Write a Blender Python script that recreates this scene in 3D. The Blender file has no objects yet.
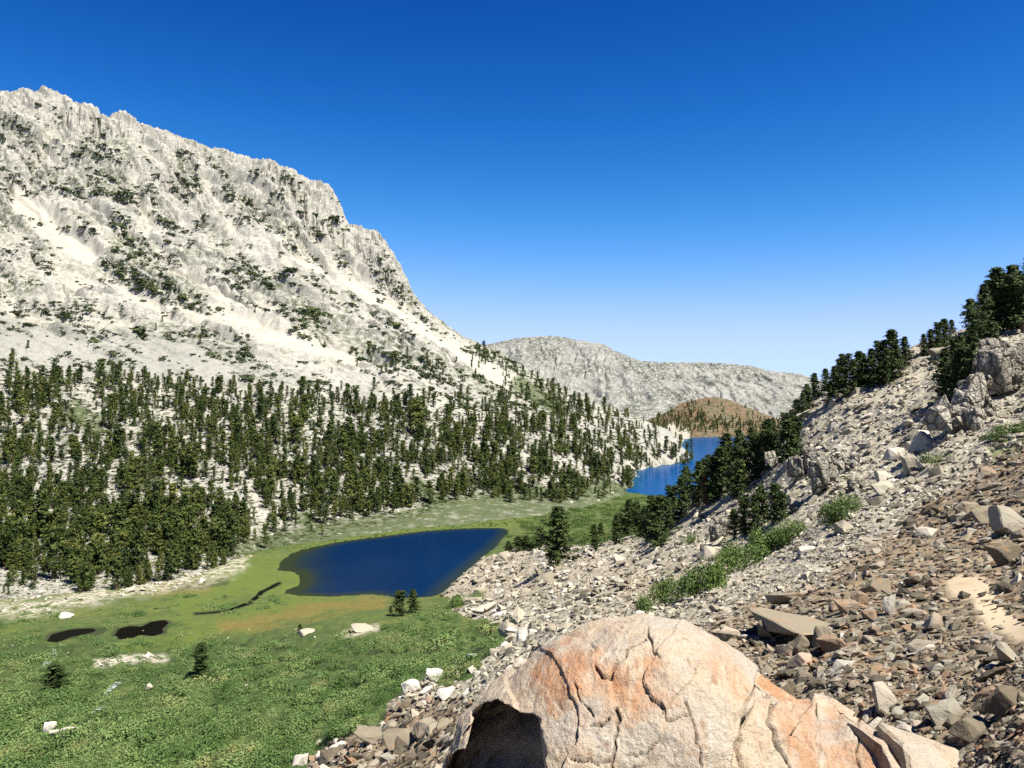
import bpy, bmesh, math, random
import numpy as np

C = bpy.context.scene.collection
SC = bpy.context.scene
rng = np.random.default_rng(7)
random.seed(7)

# ------------------------------------------------------------------ camera, sky, sun, exposure
EYE = 70.0          # camera height above the lower lake (z = 0)
F = 800.0           # focal length in pixels of the 1024 px wide frame
HOR = 395.0         # horizon row
cam = bpy.data.cameras.new('camera')
camo = bpy.data.objects.new('camera', cam)
C.objects.link(camo)
SC.camera = camo
cam.sensor_width = 36.0
cam.lens = F / 1024 * 36.0
cam.shift_y = (HOR - 384) / 1024
cam.clip_start = 0.1
cam.clip_end = 30000
camo.location = (0, 0, EYE)
camo.rotation_euler = (math.pi / 2, 0, 0)

SUN_EL, SUN_AZ = 61.0, 130.0      # azimuth clockwise from +Y: the sun stands right and a little behind
EXPOSURE = 1.42
SC.view_settings.view_transform = 'Standard'
SC.view_settings.look = 'None'
SC.view_settings.gamma = 1.0
SC.view_settings.exposure = EXPOSURE

world = bpy.data.worlds.new('World')
SC.world = world
world.use_nodes = True
wn, wl = world.node_tree.nodes, world.node_tree.links.new
bg = wn['Background']
sky = wn.new('ShaderNodeTexSky')
sky.sky_type = 'NISHITA'
sky.sun_disc = False
sky.sun_elevation = math.radians(SUN_EL)
sky.sun_rotation = math.radians(SUN_AZ)
sky.altitude = 3300
sky.air_density = 1.0
sky.dust_density = 0.3
sky.ozone_density = 3.0
sep = wn.new('ShaderNodeSeparateColor')
comb = wn.new('ShaderNodeCombineColor')
wl(sky.outputs[0], sep.inputs[0])
SKYS = 0.05
def mnode(op, a, b):
    n = wn.new('ShaderNodeMath'); n.operation = op
    for k, v in enumerate((a, b)):
        if isinstance(v, (int, float)): n.inputs[k].default_value = v
        else: wl(v, n.inputs[k])
    return n.outputs[0]
for i, (p, m, cap) in enumerate(((4.2, 3500.0, .42), (2.65, 84.0, .62), (2.0, 20.0, 1.3))):   # deep saturated mountain blue
    q = mnode('MULTIPLY', mnode('POWER', mnode('MULTIPLY', sep.outputs[i], 0.05), p), m)
    q = mnode('DIVIDE', q, mnode('ADD', 1.0, mnode('DIVIDE', q, cap)))
    wl(mnode('MULTIPLY', q, 2 ** (0.6 - EXPOSURE) / SKYS), comb.inputs[i])
wl(comb.outputs[0], bg.inputs[0])
bg.inputs[1].default_value = SKYS

sun = bpy.data.lights.new('sun', 'SUN')
sun.energy = 5.0
sun.angle = math.radians(0.5)
sun.color = (1.0, 0.955, 0.865)
suno = bpy.data.objects.new('sun', sun)
C.objects.link(suno)
suno.rotation_euler = (math.radians(90 - SUN_EL), 0, math.radians(180 - SUN_AZ))
suno.location = (200, -100, 300)

SC.cycles.max_bounces = 4
SC.cycles.diffuse_bounces = 2
SC.cycles.glossy_bounces = 2
SC.cycles.transmission_bounces = 2
SC.cycles.use_denoising = False

# ------------------------------------------------------------------ noise
def _h(ix, iy, seed):
    h = (ix.astype(np.int64) * 374761393 + iy.astype(np.int64) * 668265263 + seed * 974634777) & 0xFFFFFFFF
    h = ((h ^ (h >> 13)) * 1274126177) & 0xFFFFFFFF
    return (h ^ (h >> 16)) & 0xFFFFFFFF

def noise2(x, y, seed=0):
    x = np.asarray(x, float); y = np.asarray(y, float)
    xi = np.floor(x); yi = np.floor(y)
    fx = x - xi; fy = y - yi
    u = fx * fx * fx * (fx * (fx * 6 - 15) + 10)
    v = fy * fy * fy * (fy * (fy * 6 - 15) + 10)
    def g(dx, dy):
        a = _h(xi + dx, yi + dy, seed) * (2 * math.pi / 4294967296.0)
        return np.cos(a) * (fx - dx) + np.sin(a) * (fy - dy)
    a = g(0, 0); b = g(1, 0); c = g(0, 1); d = g(1, 1)
    return (a + (b - a) * u + (c - a) * v + (a - b - c + d) * u * v) * 1.5

def fbm(x, y, octv=4, seed=0, gain=0.5, lac=2.03):
    s = 0; a = 1.0; t = 0
    for o in range(octv):
        s = s + a * noise2(x, y, seed + o * 17); t += a
        x = x * lac; y = y * lac; a *= gain
    return s / t

def ridged(x, y, octv=4, seed=0, gain=0.5, lac=2.03):
    s = 0; a = 1.0; t = 0
    for o in range(octv):
        s = s + a * (1 - 2 * np.abs(noise2(x, y, seed + o * 17))); t += a
        x = x * lac; y = y * lac; a *= gain
    return s / t

def sstep(a, b, x):
    t = np.clip((x - a) / (b - a), 0, 1)
    return t * t * (3 - 2 * t)

def segdist(px, py, pts):
    """distance of points to a polyline"""
    d = np.full(np.shape(px), 1e9)
    for (x0, y0), (x1, y1) in zip(pts[:-1], pts[1:]):
        dx, dy = x1 - x0, y1 - y0
        t = np.clip(((px - x0) * dx + (py - y0) * dy) / (dx * dx + dy * dy + 1e-9), 0, 1)
        d = np.minimum(d, np.hypot(px - x0 - t * dx, py - y0 - t * dy))
    return d

def polysd(px, py, poly):
    """signed distance to a closed polygon, negative inside"""
    d = segdist(px, py, list(poly) + [poly[0]])
    ins = np.zeros(np.shape(px), bool)
    n = len(poly)
    for i in range(n):
        x0, y0 = poly[i]; x1, y1 = poly[(i + 1) % n]
        c = ((y0 > py) != (y1 > py))
        xx = (x1 - x0) * (py - y0) / ((y1 - y0) if y1 != y0 else 1e-9) + x0
        ins ^= c & (px < xx)
    return np.where(ins, -d, d)

def to_px(x, Y, z):
    return 512 + F * x / Y, HOR + F * (EYE - z) / Y

def lake_world(pts, z):
    out = []
    for px, py in pts:
        Y = (EYE - z) * F / (py - HOR)
        out.append(((px - 512) / F * Y, Y))
    return out

# ------------------------------------------------------------------ plan of the place (survey profiles along bearings)
LAKE1_Z, LAKE2_Z = 0.0, -8.0
LAKE1 = lake_world([(276, 570), (281, 561), (292, 553), (312, 547), (345, 541), (385, 536), (420, 531.5), (462, 528.5),
                    (499, 527.6), (506, 529), (509, 531.5), (506, 536), (501, 541), (497, 547), (487, 554), (466, 572), (452, 584), (441, 595),
                    (432, 599), (400, 601), (388, 597), (372, 594.5), (350, 596), (330, 597.5), (305, 597), (283, 594.5),
                    (284, 590), (297, 586), (300, 578), (294, 572), (284, 571)], LAKE1_Z)
LAKE2 = lake_world([(600, 490), (627, 488.5), (634, 485), (632, 480), (637, 475.5), (635, 471), (643, 469.5), (649, 467), (655, 467.5), (662, 464.5), (670, 465), (677, 462), (684, 461), (690, 456.5), (687, 451.5), (681, 446),
                    (684, 440), (700, 437.4), (727, 437), (760, 438), (790, 442), (800, 460), (760, 490), (700, 500), (650, 497)], LAKE2_Z)

Z = lambda *a: [('z',) + t for t in a]
NEAR = {     # bearing (px): [(Y, py)] or [(Y, 'z', z)]
    -300: [(1, 'z', 68), (3, 'z', 67), (20, 'z', 54), (60, 'z', 30), (100, 'z', 14), (150, 'z', 6), (200, 'z', 3), (300, 'z', 1.5), (420, 'z', -2), (1600, 'z', -14)],
    0: [(1, 'z', 68), (3, 'z', 67), (20, 'z', 55), (60, 'z', 31), (100, 'z', 16), (130, 768), (165, 700), (205, 650), (240, 620), (268, 600), (330, 'z', -2), (1600, 'z', -14)],
    110: [(1, 'z', 68), (3, 'z', 67), (20, 'z', 56), (60, 'z', 33), (90, 'z', 22), (120, 768), (150, 709), (188, 665), (228, 630), (262, 604), (285, 590), (350, 'z', -2), (1600, 'z', -14)],
    200: [(1, 'z', 68), (3, 'z', 67), (20, 'z', 57), (60, 'z', 37), (85, 'z', 27), (108, 768), (135, 720), (170, 680), (215, 640), (255, 610), (285, 590), (313, 572), (380, 'z', -2), (1600, 'z', -14)],
    280: [(1, 'z', 68), (3, 'z', 67), (20, 'z', 58), (60, 'z', 40), (95, 768), (120, 720), (155, 680), (190, 650), (235, 620), (270, 600), (320, 570), (365, 'z', .3), (440, 'z', -2), (1600, 'z', -14)],
    330: [(1, 'z', 68), (3, 'z', 67), (20, 'z', 59.5), (50, 'z', 44.5), (80, 768), (92, 740), (120, 700), (160, 660), (185, 640), (220, 620), (258, 605), (277, 598), (380, 'z', .3), (460, 'z', -2), (1600, 'z', -14)],
    385: [(1, 'z', 68), (3, 'z', 67), (20, 'z', 60), (40, 'z', 50.5), (62, 768), (85, 720), (110, 690), (145, 660), (190, 630), (235, 610), (276, 598), (400, 'z', .3), (470, 'z', -2), (1600, 'z', -14)],
    440: [(1, 'z', 68), (3, 'z', 67), (15, 'z', 62), (35, 768), (45, 745), (70, 710), (100, 680), (140, 650), (190, 625), (245, 605), (277, 597), (410, 'z', .3), (490, 'z', -2), (1600, 'z', -14)],
    500: [(1, 'z', 68), (3, 'z', 67), (10, 'z', 63.6), (20, 735), (38, 700), (70, 670), (105, 650), (150, 630), (195, 610), (240, 590), (285, 570), (330, 555), (386, 540), (430, 'z', .4), (500, 'z', -2), (1600, 'z', -14)],
    560: [(1, 'z', 68), (3, 'z', 67), (6, 'z', 65.5), (9, 'z', 63.5), (12, 'z', 63), (20, 690), (40, 660), (75, 640), (110, 620), (150, 600), (190, 580), (230, 560), (262, 547), (330, 'z', 8), (400, 'z', 1.2), (480, 'z', 1), (560, 'z', -4), (1600, 'z', -14)],
    640: [(1, 'z', 68), (3, 'z', 67.3), (6, 'z', 65.3), (8, 'z', 63.8), (12, 'z', 63.4), (20, 670), (45, 635), (80, 605), (120, 585), (165, 560), (205, 545), (235, 532), (330, 'z', 10), (450, 'z', 1), (520, 'z', -2), (640, 'z', -7), (760, 'z', -12), (1600, 'z', -14)],
    700: [(1, 'z', 68), (3, 'z', 67.5), (6, 'z', 65.4), (8, 'z', 64), (12, 'z', 64), (20, 650), (45, 605), (80, 580), (120, 558), (160, 530), (190, 500), (210, 485), (330, 'z', 18), (600, 'z', -9), (760, 'z', -14), (1600, 'z', -14)],
    760: [(1, 'z', 68.1), (3, 'z', 67.6), (6, 'z', 65.4), (8, 'z', 64), (12, 'z', 64), (20, 640), (45, 585), (75, 555), (110, 530), (145, 500), (170, 470), (190, 440), (330, 'z', 26), (650, 'z', -9), (800, 'z', -14), (1600, 'z', -14)],
    800: [(1, 'z', 68.1), (3, 'z', 67.7), (6, 'z', 65.5), (8, 'z', 64.2), (12, 'z', 64.4), (20, 630), (45, 565), (75, 530), (105, 500), (135, 460), (155, 425), (170, 400), (330, 'z', 38), (700, 'z', -9), (850, 'z', -14), (1600, 'z', -14)],
    850: [(1, 'z', 68.2), (3, 'z', 67.8), (6, 'z', 65.8), (8, 'z', 64.6), (12, 'z', 64.8), (14, 680), (20, 615), (45, 545), (75, 505), (105, 465), (135, 418), (160, 380), (330, 'z', 48), (800, 'z', -9), (1600, 'z', -14)],
    900: [(1, 'z', 68.2), (3, 'z', 67.9), (6, 'z', 66.2), (8, 'z', 65.3), (10, 'z', 65.3), (13, 690), (20, 605), (45, 530), (75, 485), (105, 440), (140, 388), (165, 352), (300, 'z', 66), (800, 'z', 0), (1600, 'z', -14)],
    960: [(1, 'z', 68.3), (3, 'z', 67.9), (6, 'z', 66.5), (8, 'z', 65.9), (10, 745), (16, 620), (30, 545), (50, 490), (80, 440), (110, 395), (145, 348), (165, 330), (215, 'z', 84), (330, 'z', 74), (900, 'z', 10), (1600, 'z', -10)],
    1024: [(1, 'z', 68.3), (3, 'z', 68), (8, 740), (16, 608), (30, 525), (45, 472), (70, 430), (100, 385), (130, 350), (155, 328), (185, 'z', 88), (230, 'z', 90), (330, 'z', 84), (900, 'z', 30), (1600, 'z', 0)],
    1150: [(1, 'z', 68.3), (3, 'z', 68.2), (8, 'z', 67.2), (16, 'z', 67.2), (30, 'z', 68), (60, 'z', 72), (90, 'z', 79), (130, 'z', 92), (170, 'z', 102), (230, 'z', 105), (330, 'z', 105), (900, 'z', 60), (1600, 'z', 10)],
    1400: [(1, 'z', 68.4), (3, 'z', 68.5), (8, 'z', 69), (16, 'z', 70), (30, 'z', 73), (60, 'z', 86), (120, 'z', 115), (200, 'z', 130), (330, 'z', 130), (900, 'z', 80), (1600, 'z', 20)],
}
def build_table(cols, logY, pxs, sm_px, sm_y):
    keys = sorted(cols)
    Yg = np.exp(logY)
    rows = []
    for k in keys:
        Ys, zs = [], []
        for t in cols[k]:
            Ys.append(t[0]); zs.append(t[2] if t[1] == 'z' else EYE - (t[1] - HOR) / F * t[0])
        rows.append(np.interp(Yg, Ys, zs))
    rows = np.array(rows)
    T = np.empty((len(pxs), len(Yg)))
    for j in range(len(Yg)):
        T[:, j] = np.interp(pxs, keys, rows[:, j])
    def gs(A, s, ax):
        if s <= 0: return A
        r = int(3 * s); k = np.exp(-0.5 * (np.arange(-r, r + 1) / s) ** 2); k /= k.sum()
        P = np.pad(A, [(r, r) if a == ax else (0, 0) for a in (0, 1)], mode='edge')
        return np.apply_along_axis(lambda v: np.convolve(v, k, 'valid'), ax, P)
    return gs(gs(T, sm_px, 0), sm_y, 1)

NPX = np.arange(-300, 1401, 4.0)
NLY = np.linspace(math.log(0.9), math.log(1600), 420)
NT = build_table(NEAR, NLY, NPX, 3.0, 2.2)

def bilin(T, pxs, lys, px, ly):
    a = np.clip((px - pxs[0]) / (pxs[1] - pxs[0]), 0, len(pxs) - 1.001)
    b = np.clip((ly - lys[0]) / (lys[1] - lys[0]), 0, len(lys) - 1.001)
    i = a.astype(int); j = b.astype(int); u = a - i; v = b - j
    return (T[i, j] * (1 - u) * (1 - v) + T[i + 1, j] * u * (1 - v) + T[i, j + 1] * (1 - u) * v + T[i + 1, j + 1] * u * v)

# where meadow gives way to talus: (px, py) polyline, talus lies to the right of / below it
TALUS_EDGE = [(300, 800), (312, 752), (345, 738), (380, 728), (388, 705), (408, 688), (428, 680), (446, 690), (470, 680), (484, 662),
              (508, 640), (500, 622), (470, 618), (452, 610), (470, 603), (446, 598), (441, 595)]
TALUS_POLY = TALUS_EDGE + [(513, 529), (520, 540), (560, 548), (640, 536), (700, 470), (800, 380), (900, 320), (1024, 230), (1600, -300), (1600, 2200), (300, 2200)]
# what the near terrain is made of, as polygons on the survey map
def talus_mask(x, Y, z):
    px, py = to_px(x, Y, z)
    far = Y > 330
    m = sstep(5, -5, polysd(px, py, TALUS_POLY) + 6 * fbm(x / 6, Y / 6, 3, 91))
    # near the camera the picture plane runs out: everything close by is talus
    m = np.where((Y < 60) & (px > 250), 1, m)
    return np.where(far, sstep(680, 720, px), m)

_TOEK = [-320, 0, 100, 200, 280, 340, 380, 415, 460, 500, 540, 580, 620]
_TOEV = [250, 266, 284, 309, 362, 388, 404, 416, 427, 442, 465, 500, 585]
PONDS = [([(44, 640), (50, 634), (70, 630), (95, 628.5), (106, 630), (98, 633), (72, 636.5), (58, 641)], 'dark'),
         ([(112, 635), (117, 629), (130, 626.5), (141, 627), (150, 623), (166, 621.5), (171, 624), (164, 629), (166, 632), (153, 635), (140, 634), (131, 637), (118, 637.5)], 'dark')]

TRAIL = [(958, 584), (972, 585), (984, 596), (984, 606), (996, 620), (1015, 628), (1060, 640)]
STREAM = [(280, 583), (262, 592), (250, 603), (228, 611), (195, 614)]

def near_base(x, Y):
    px = 512 + F * x / np.maximum(Y, 0.5)
    z = bilin(NT, NPX, NLY, px, np.log(np.maximum(Y, 0.91)))
    ty = np.interp(px, _TOEK, _TOEV)
    return z - .3 * np.maximum(Y - ty - 12, 0) * (px < 600)

def _pondworld():
    out = []
    for pts, _ in PONDS:
        w = []
        for px, py in pts:
            Ys = np.exp(np.linspace(math.log(90), math.log(330), 3000))
            xs = (px - 512) / F * Ys
            r = HOR + F * (EYE - near_base(xs, Ys)) / Ys
            i = np.argmax(r <= py)
            w.append((xs[i], Ys[i]))
        w = np.array(w)
        zc = float(near_base(w[:, 0], w[:, 1]).mean())
        out.append(([tuple(q) for q in w], zc))
    return out
PONDW = _pondworld()

def _ground_at(px, py):
    Ys = np.exp(np.linspace(math.log(9), math.log(60), 3000)); xs = (px - 512) / F * Ys
    i = int(np.argmax(HOR + F * (EYE - near_base(xs, Ys)) / Ys <= py))
    return float(xs[i]), float(Ys[i])
HOLLOW = _ground_at(797, 643)

def near_h(x, Y, detail=True):
    z = near_base(x, Y)
    tm = talus_mask(x, Y, z)
    rough = np.clip(Y / 60.0, 0.15, 1.0)
    qx, qy = to_px(x, Y, z)
    rough = rough * (1 - .8 * sstep(70, 14, segdist(qx, qy, TRAIL)) * (Y < 60))
    z = z + tm * rough * (1.6 * fbm(x / 14, Y / 14, 3, 3) + 0.5 * ridged(x / 3.1, Y / 3.1, 3, 5))
    hd = np.hypot((x - HOLLOW[0]) / .60, (Y - HOLLOW[1]) / .75)
    z = z - 1.05 * sstep(1.25, .55, hd)
    # outcrops on the upper right slope
    px, py = to_px(x, Y, z)
    oc = sstep(0.0, 0.5, tm) * sstep(55, 75, Y) * sstep(760, 840, px) * sstep(330, 250, Y)
    z = z + oc * 1.1 * np.abs(fbm(x / 9, Y / 9, 4, 33))
    z = z + (1 - tm) * sstep(40, 110, Y) * (0.9 * fbm(x / 16, Y / 16, 3, 8) + 0.35 * fbm(x / 4, Y / 4, 2, 9)) * sstep(0.2, 6, z + 0.6)
    z = z + (1 - tm) * sstep(40, 90, Y) * sstep(612, 650, qy) * sstep(330, 250, Y) * (3.4 * np.abs(fbm(x / 10, Y / 14, 2, 18)) + .8 * np.abs(noise2(x / 3.2, Y / 4.5, 19)) - .7)
    for poly, lz in ((LAKE1, LAKE1_Z), (LAKE2, LAKE2_Z)):
        P = np.array(poly)
        bb = (x > P[:, 0].min() - 60) & (x < P[:, 0].max() + 60) & (Y > P[:, 1].min() - 60) & (Y < P[:, 1].max() + 60)
        if not np.any(bb): continue
        d = polysd(x[bb], Y[bb], poly)
        dd = d + 0.8 * fbm(x[bb] / 7, Y[bb] / 7, 2, 12)
        zz = z[bb]
        ins = lz - np.minimum(4.0, 0.16 * np.maximum(-dd, 0))
        lo = lz + 0.06 * np.maximum(dd, 0)
        near = sstep(45, 8, dd)
        out = np.where(near > 0, np.maximum(zz, lo * near + zz * (1 - near)), zz)
        out = np.minimum(out, lz + 0.9 * np.maximum(dd, 0) + 0.05)
        z[bb] = np.where(dd < 0, ins, out)
    for poly, zc in PONDW:
        P = np.array(poly)
        bb = (x > P[:, 0].min() - 20) & (x < P[:, 0].max() + 20) & (Y > P[:, 1].min() - 20) & (Y < P[:, 1].max() + 20)
        if not np.any(bb): continue
        d = polysd(x[bb], Y[bb], poly)
        w = sstep(14, 0, d)
        z[bb] = z[bb] * (1 - w) + w * (zc + np.clip(d * 0.12, -0.5, 0.3))
    return z

CREST_PX = [-320, -200, -100, -40, 0, 30, 45, 60, 80, 100, 118, 130, 140, 170, 190, 215, 240, 255, 275, 295, 310, 320, 330, 340, 348, 358, 375, 385, 400, 415,
            430, 460, 485, 500, 540, 580, 620, 660, 690, 720]
CREST_PY = [60, 72, 82, 90, 92, 92, 91, 98, 104, 114, 117, 118, 129, 134, 143, 152, 158, 163, 164, 171, 182, 179, 186, 206, 228, 230, 233, 241, 268, 301,
            319, 337, 346, 352, 375, 396, 411, 426, 440, 460]
# massif profile: knots toe .. crest as (Y, py) per bearing
MASS = {
    -320: [(250, 612), (330, 550), (420, 490), (560, 420), (680, 362), (850, 300), (1100, 195), (1300, 110), (1400, None)],
    0: [(266, 602), (335, 552), (420, 490), (540, 425), (660, 370), (760, 330), (1000, 240), (1250, 130), (1340, None)],
    100: [(284, 591), (345, 548), (430, 490), (560, 425), (680, 385), (780, 345), (1010, 258), (1270, 152), (1355, None)],
    200: [(309, 573), (365, 538), (440, 490), (570, 430), (690, 390), (790, 350), (1020, 280), (1280, 188), (1365, None)],
    280: [(362, 549), (400, 528), (460, 490), (580, 430), (700, 393), (800, 360), (1030, 296), (1290, 200), (1375, None)],
    340: [(388, 538), (425, 520), (480, 485), (600, 430), (720, 397), (820, 370), (1050, 318), (1290, 248), (1330, None)],
    380: [(404, 532), (445, 513), (500, 480), (620, 430), (740, 397), (850, 372), (1070, 324), (1290, 272), (1325, None)],
    415: [(416, 529), (455, 509), (520, 475), (640, 430), (760, 400), (880, 375), (1090, 334), (1290, 308), (1310, None)],
    460: [(427, 525), (485, 499), (560, 465), (680, 430), (800, 405), (940, 380), (1100, 357), (1270, 343), (1300, None)],
    500: [(442, 520), (505, 497), (590, 460), (720, 430), (850, 405), (1000, 382), (1150, 366), (1300, 356), (1350, None)],
    540: [(465, 513), (535, 491), (630, 457), (760, 432), (900, 410), (1060, 394), (1200, 384), (1340, 378), (1400, None)],
    580: [(500, 506), (570, 488), (680, 457), (820, 434), (960, 418), (1100, 408), (1250, 401), (1400, 398), (1450, None)],
    620: [(585, 496), (660, 476), (760, 458), (900, 441), (1020, 431), (1150, 423), (1280, 417), (1420, 413), (1480, None)],
    660: [(842, 469), (880, 463), (940, 455), (1000, 447), (1080, 440), (1180, 434), (1300, 430), (1420, 428), (1500, None)],
    685: [(930, 461), (960, 458), (1000, 454), (1040, 450), (1100, 446), (1200, 443), (1300, 440), (1420, 438), (1490, None)],
    720: [(960, 475), (980, 473), (1010, 470), (1050, 467), (1100, 464), (1200, 460), (1300, 456), (1420, 452), (1490, None)],
}
MPX = np.arange(-320, 721, 2.0)
MLY = np.linspace(math.log(230), math.log(1900), 900)
def _mass_table():
    ks = sorted(MASS)
    crest = np.interp(MPX, CREST_PX, CREST_PY)
    nk = len(MASS[0])
    T = np.empty((len(MPX), len(MLY))); CY = np.empty(len(MPX)); TY = np.empty(len(MPX))
    KY = np.array([[MASS[k][i][0] for i in range(nk)] for k in ks], float)
    KP = np.array([[MASS[k][i][1] if MASS[k][i][1] is not None else 0 for i in range(nk)] for k in ks], float)
    Yg = np.exp(MLY)
    for a, p in enumerate(MPX):
        ys = np.array([np.interp(p, ks, KY[:, i]) for i in range(nk)])
        py = np.array([np.interp(p, ks, KP[:, i]) for i in range(nk)])
        py[-1] = crest[a]
        py[:-1] = np.maximum(py[:-1], crest[a] + np.linspace(12, 2.5, nk - 1))
        zs = EYE - (py - HOR) / F * ys
        # lead-in under the valley floor, and the far side of the mountain
        Y0 = np.concatenate([[ys[0] - 90, ys[0] - 12], ys, [ys[-1] + 25, ys[-1] + 120, ys[-1] + 500]])
        zt = zs[-1]
        Z0 = np.concatenate([[zs[0] - 22, zs[0] - 4], zs, [zt - 8, zt - 0.35 * (zt + 20), -20]])
        T[a] = np.interp(Yg, Y0, Z0)
        CY[a] = ys[-1]; TY[a] = ys[0]
    k = np.exp(-0.5 * (np.arange(-9, 10) / 3.2) ** 2); k /= k.sum()
    P = np.pad(T, ((0, 0), (9, 9)), mode='edge')
    S = np.array([np.convolve(r, k, 'valid') for r in P])
    return S, CY, TY
MT, MCY, MTY = _mass_table()

FANS = [([(22, 208), (60, 245), (90, 264)], 13, 1), ([(60, 286), (120, 296), (168, 322)], 7, .9), ([(158, 262), (200, 290), (228, 312)], 6, .8), ([(185, 315), (240, 326), (300, 348), (355, 364)], 8, 1),
        ([(292, 262), (340, 286), (390, 312), (430, 341), (490, 374), (540, 392)], 7, 1), ([(200, 178), (235, 235)], 2.5, .8), ([(222, 178), (252, 212), (285, 246)], 2.5, .8), ([(8, 232), (32, 246)], 4, .8),
        ([(212, 300), (272, 320)], 5, .8), ([(-20, 318), (60, 322), (130, 332)], 5, .7), ([(135, 190), (140, 215), (150, 235)], 4, .7), ([(50, 150), (30, 190)], 3, .6), ([(330, 250), (352, 268)], 4, .7)]
VEGS = [([(130, 258), (160, 280), (190, 304)], 17, 1), ([(112, 262), (125, 285)], 8, .8), ([(-10, 210), (30, 230), (64, 254)], 8, 1), ([(85, 158), (115, 155), (142, 166)], 7, .9), ([(95, 175), (122, 195), (148, 207)], 9, .9),
        ([(183, 162), (196, 188)], 8, 1), ([(213, 170), (250, 212), (300, 246)], 5, 1), ([(232, 200), (270, 235), (310, 262)], 4, .9), ([(-10, 128), (40, 150)], 14, .6), ([(-10, 165), (20, 200)], 10, .6), ([(30, 178), (70, 190), (118, 206)], 6, .9),
        ([(70, 281), (142, 286)], 4, .8), ([(178, 264), (226, 271)], 5, .9), ([(243, 275), (282, 293)], 9, .9), ([(255, 285), (300, 315), (338, 341)], 11, .8), ([(290, 330), (345, 346)], 7, .9), ([(355, 355), (400, 362), (490, 387)], 10, .9),
        ([(400, 300), (440, 321), (500, 356), (560, 385), (640, 412)], 8, 1), ([(348, 308), (412, 333)], 5, .9), ([(-10, 290), (32, 300)], 8, .8), ([(20, 320), (105, 326)], 8, .7), ([(108, 330), (180, 346), (245, 357)], 6, .8), ([(60, 225), (110, 238), (150, 250)], 4, .7),
        ([(300, 196), (318, 240)], 4, .6), ([(0, 255), (50, 270)], 6, .6), ([(200, 222), (240, 262)], 5, .7), ([(150, 205), (175, 235)], 5, .6)]
GREYS = [(-60, 322), (100, 332), (200, 350), (290, 372), (330, 385), (300, 398), (200, 388), (-60, 368)]
CLIFFS = [[(52, 96), (80, 104), (135, 118), (142, 142), (112, 152), (62, 140)], [(292, 170), (322, 178), (346, 212), (350, 262), (318, 258), (290, 222)], [(346, 226), (380, 234), (418, 300), (398, 312), (356, 272)], [(240, 158), (290, 168), (290, 200), (250, 190)]]

def mass_base(x, Y):
    return bilin(MT, MPX, MLY, 512 + F * x / Y, np.log(Y))

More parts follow.
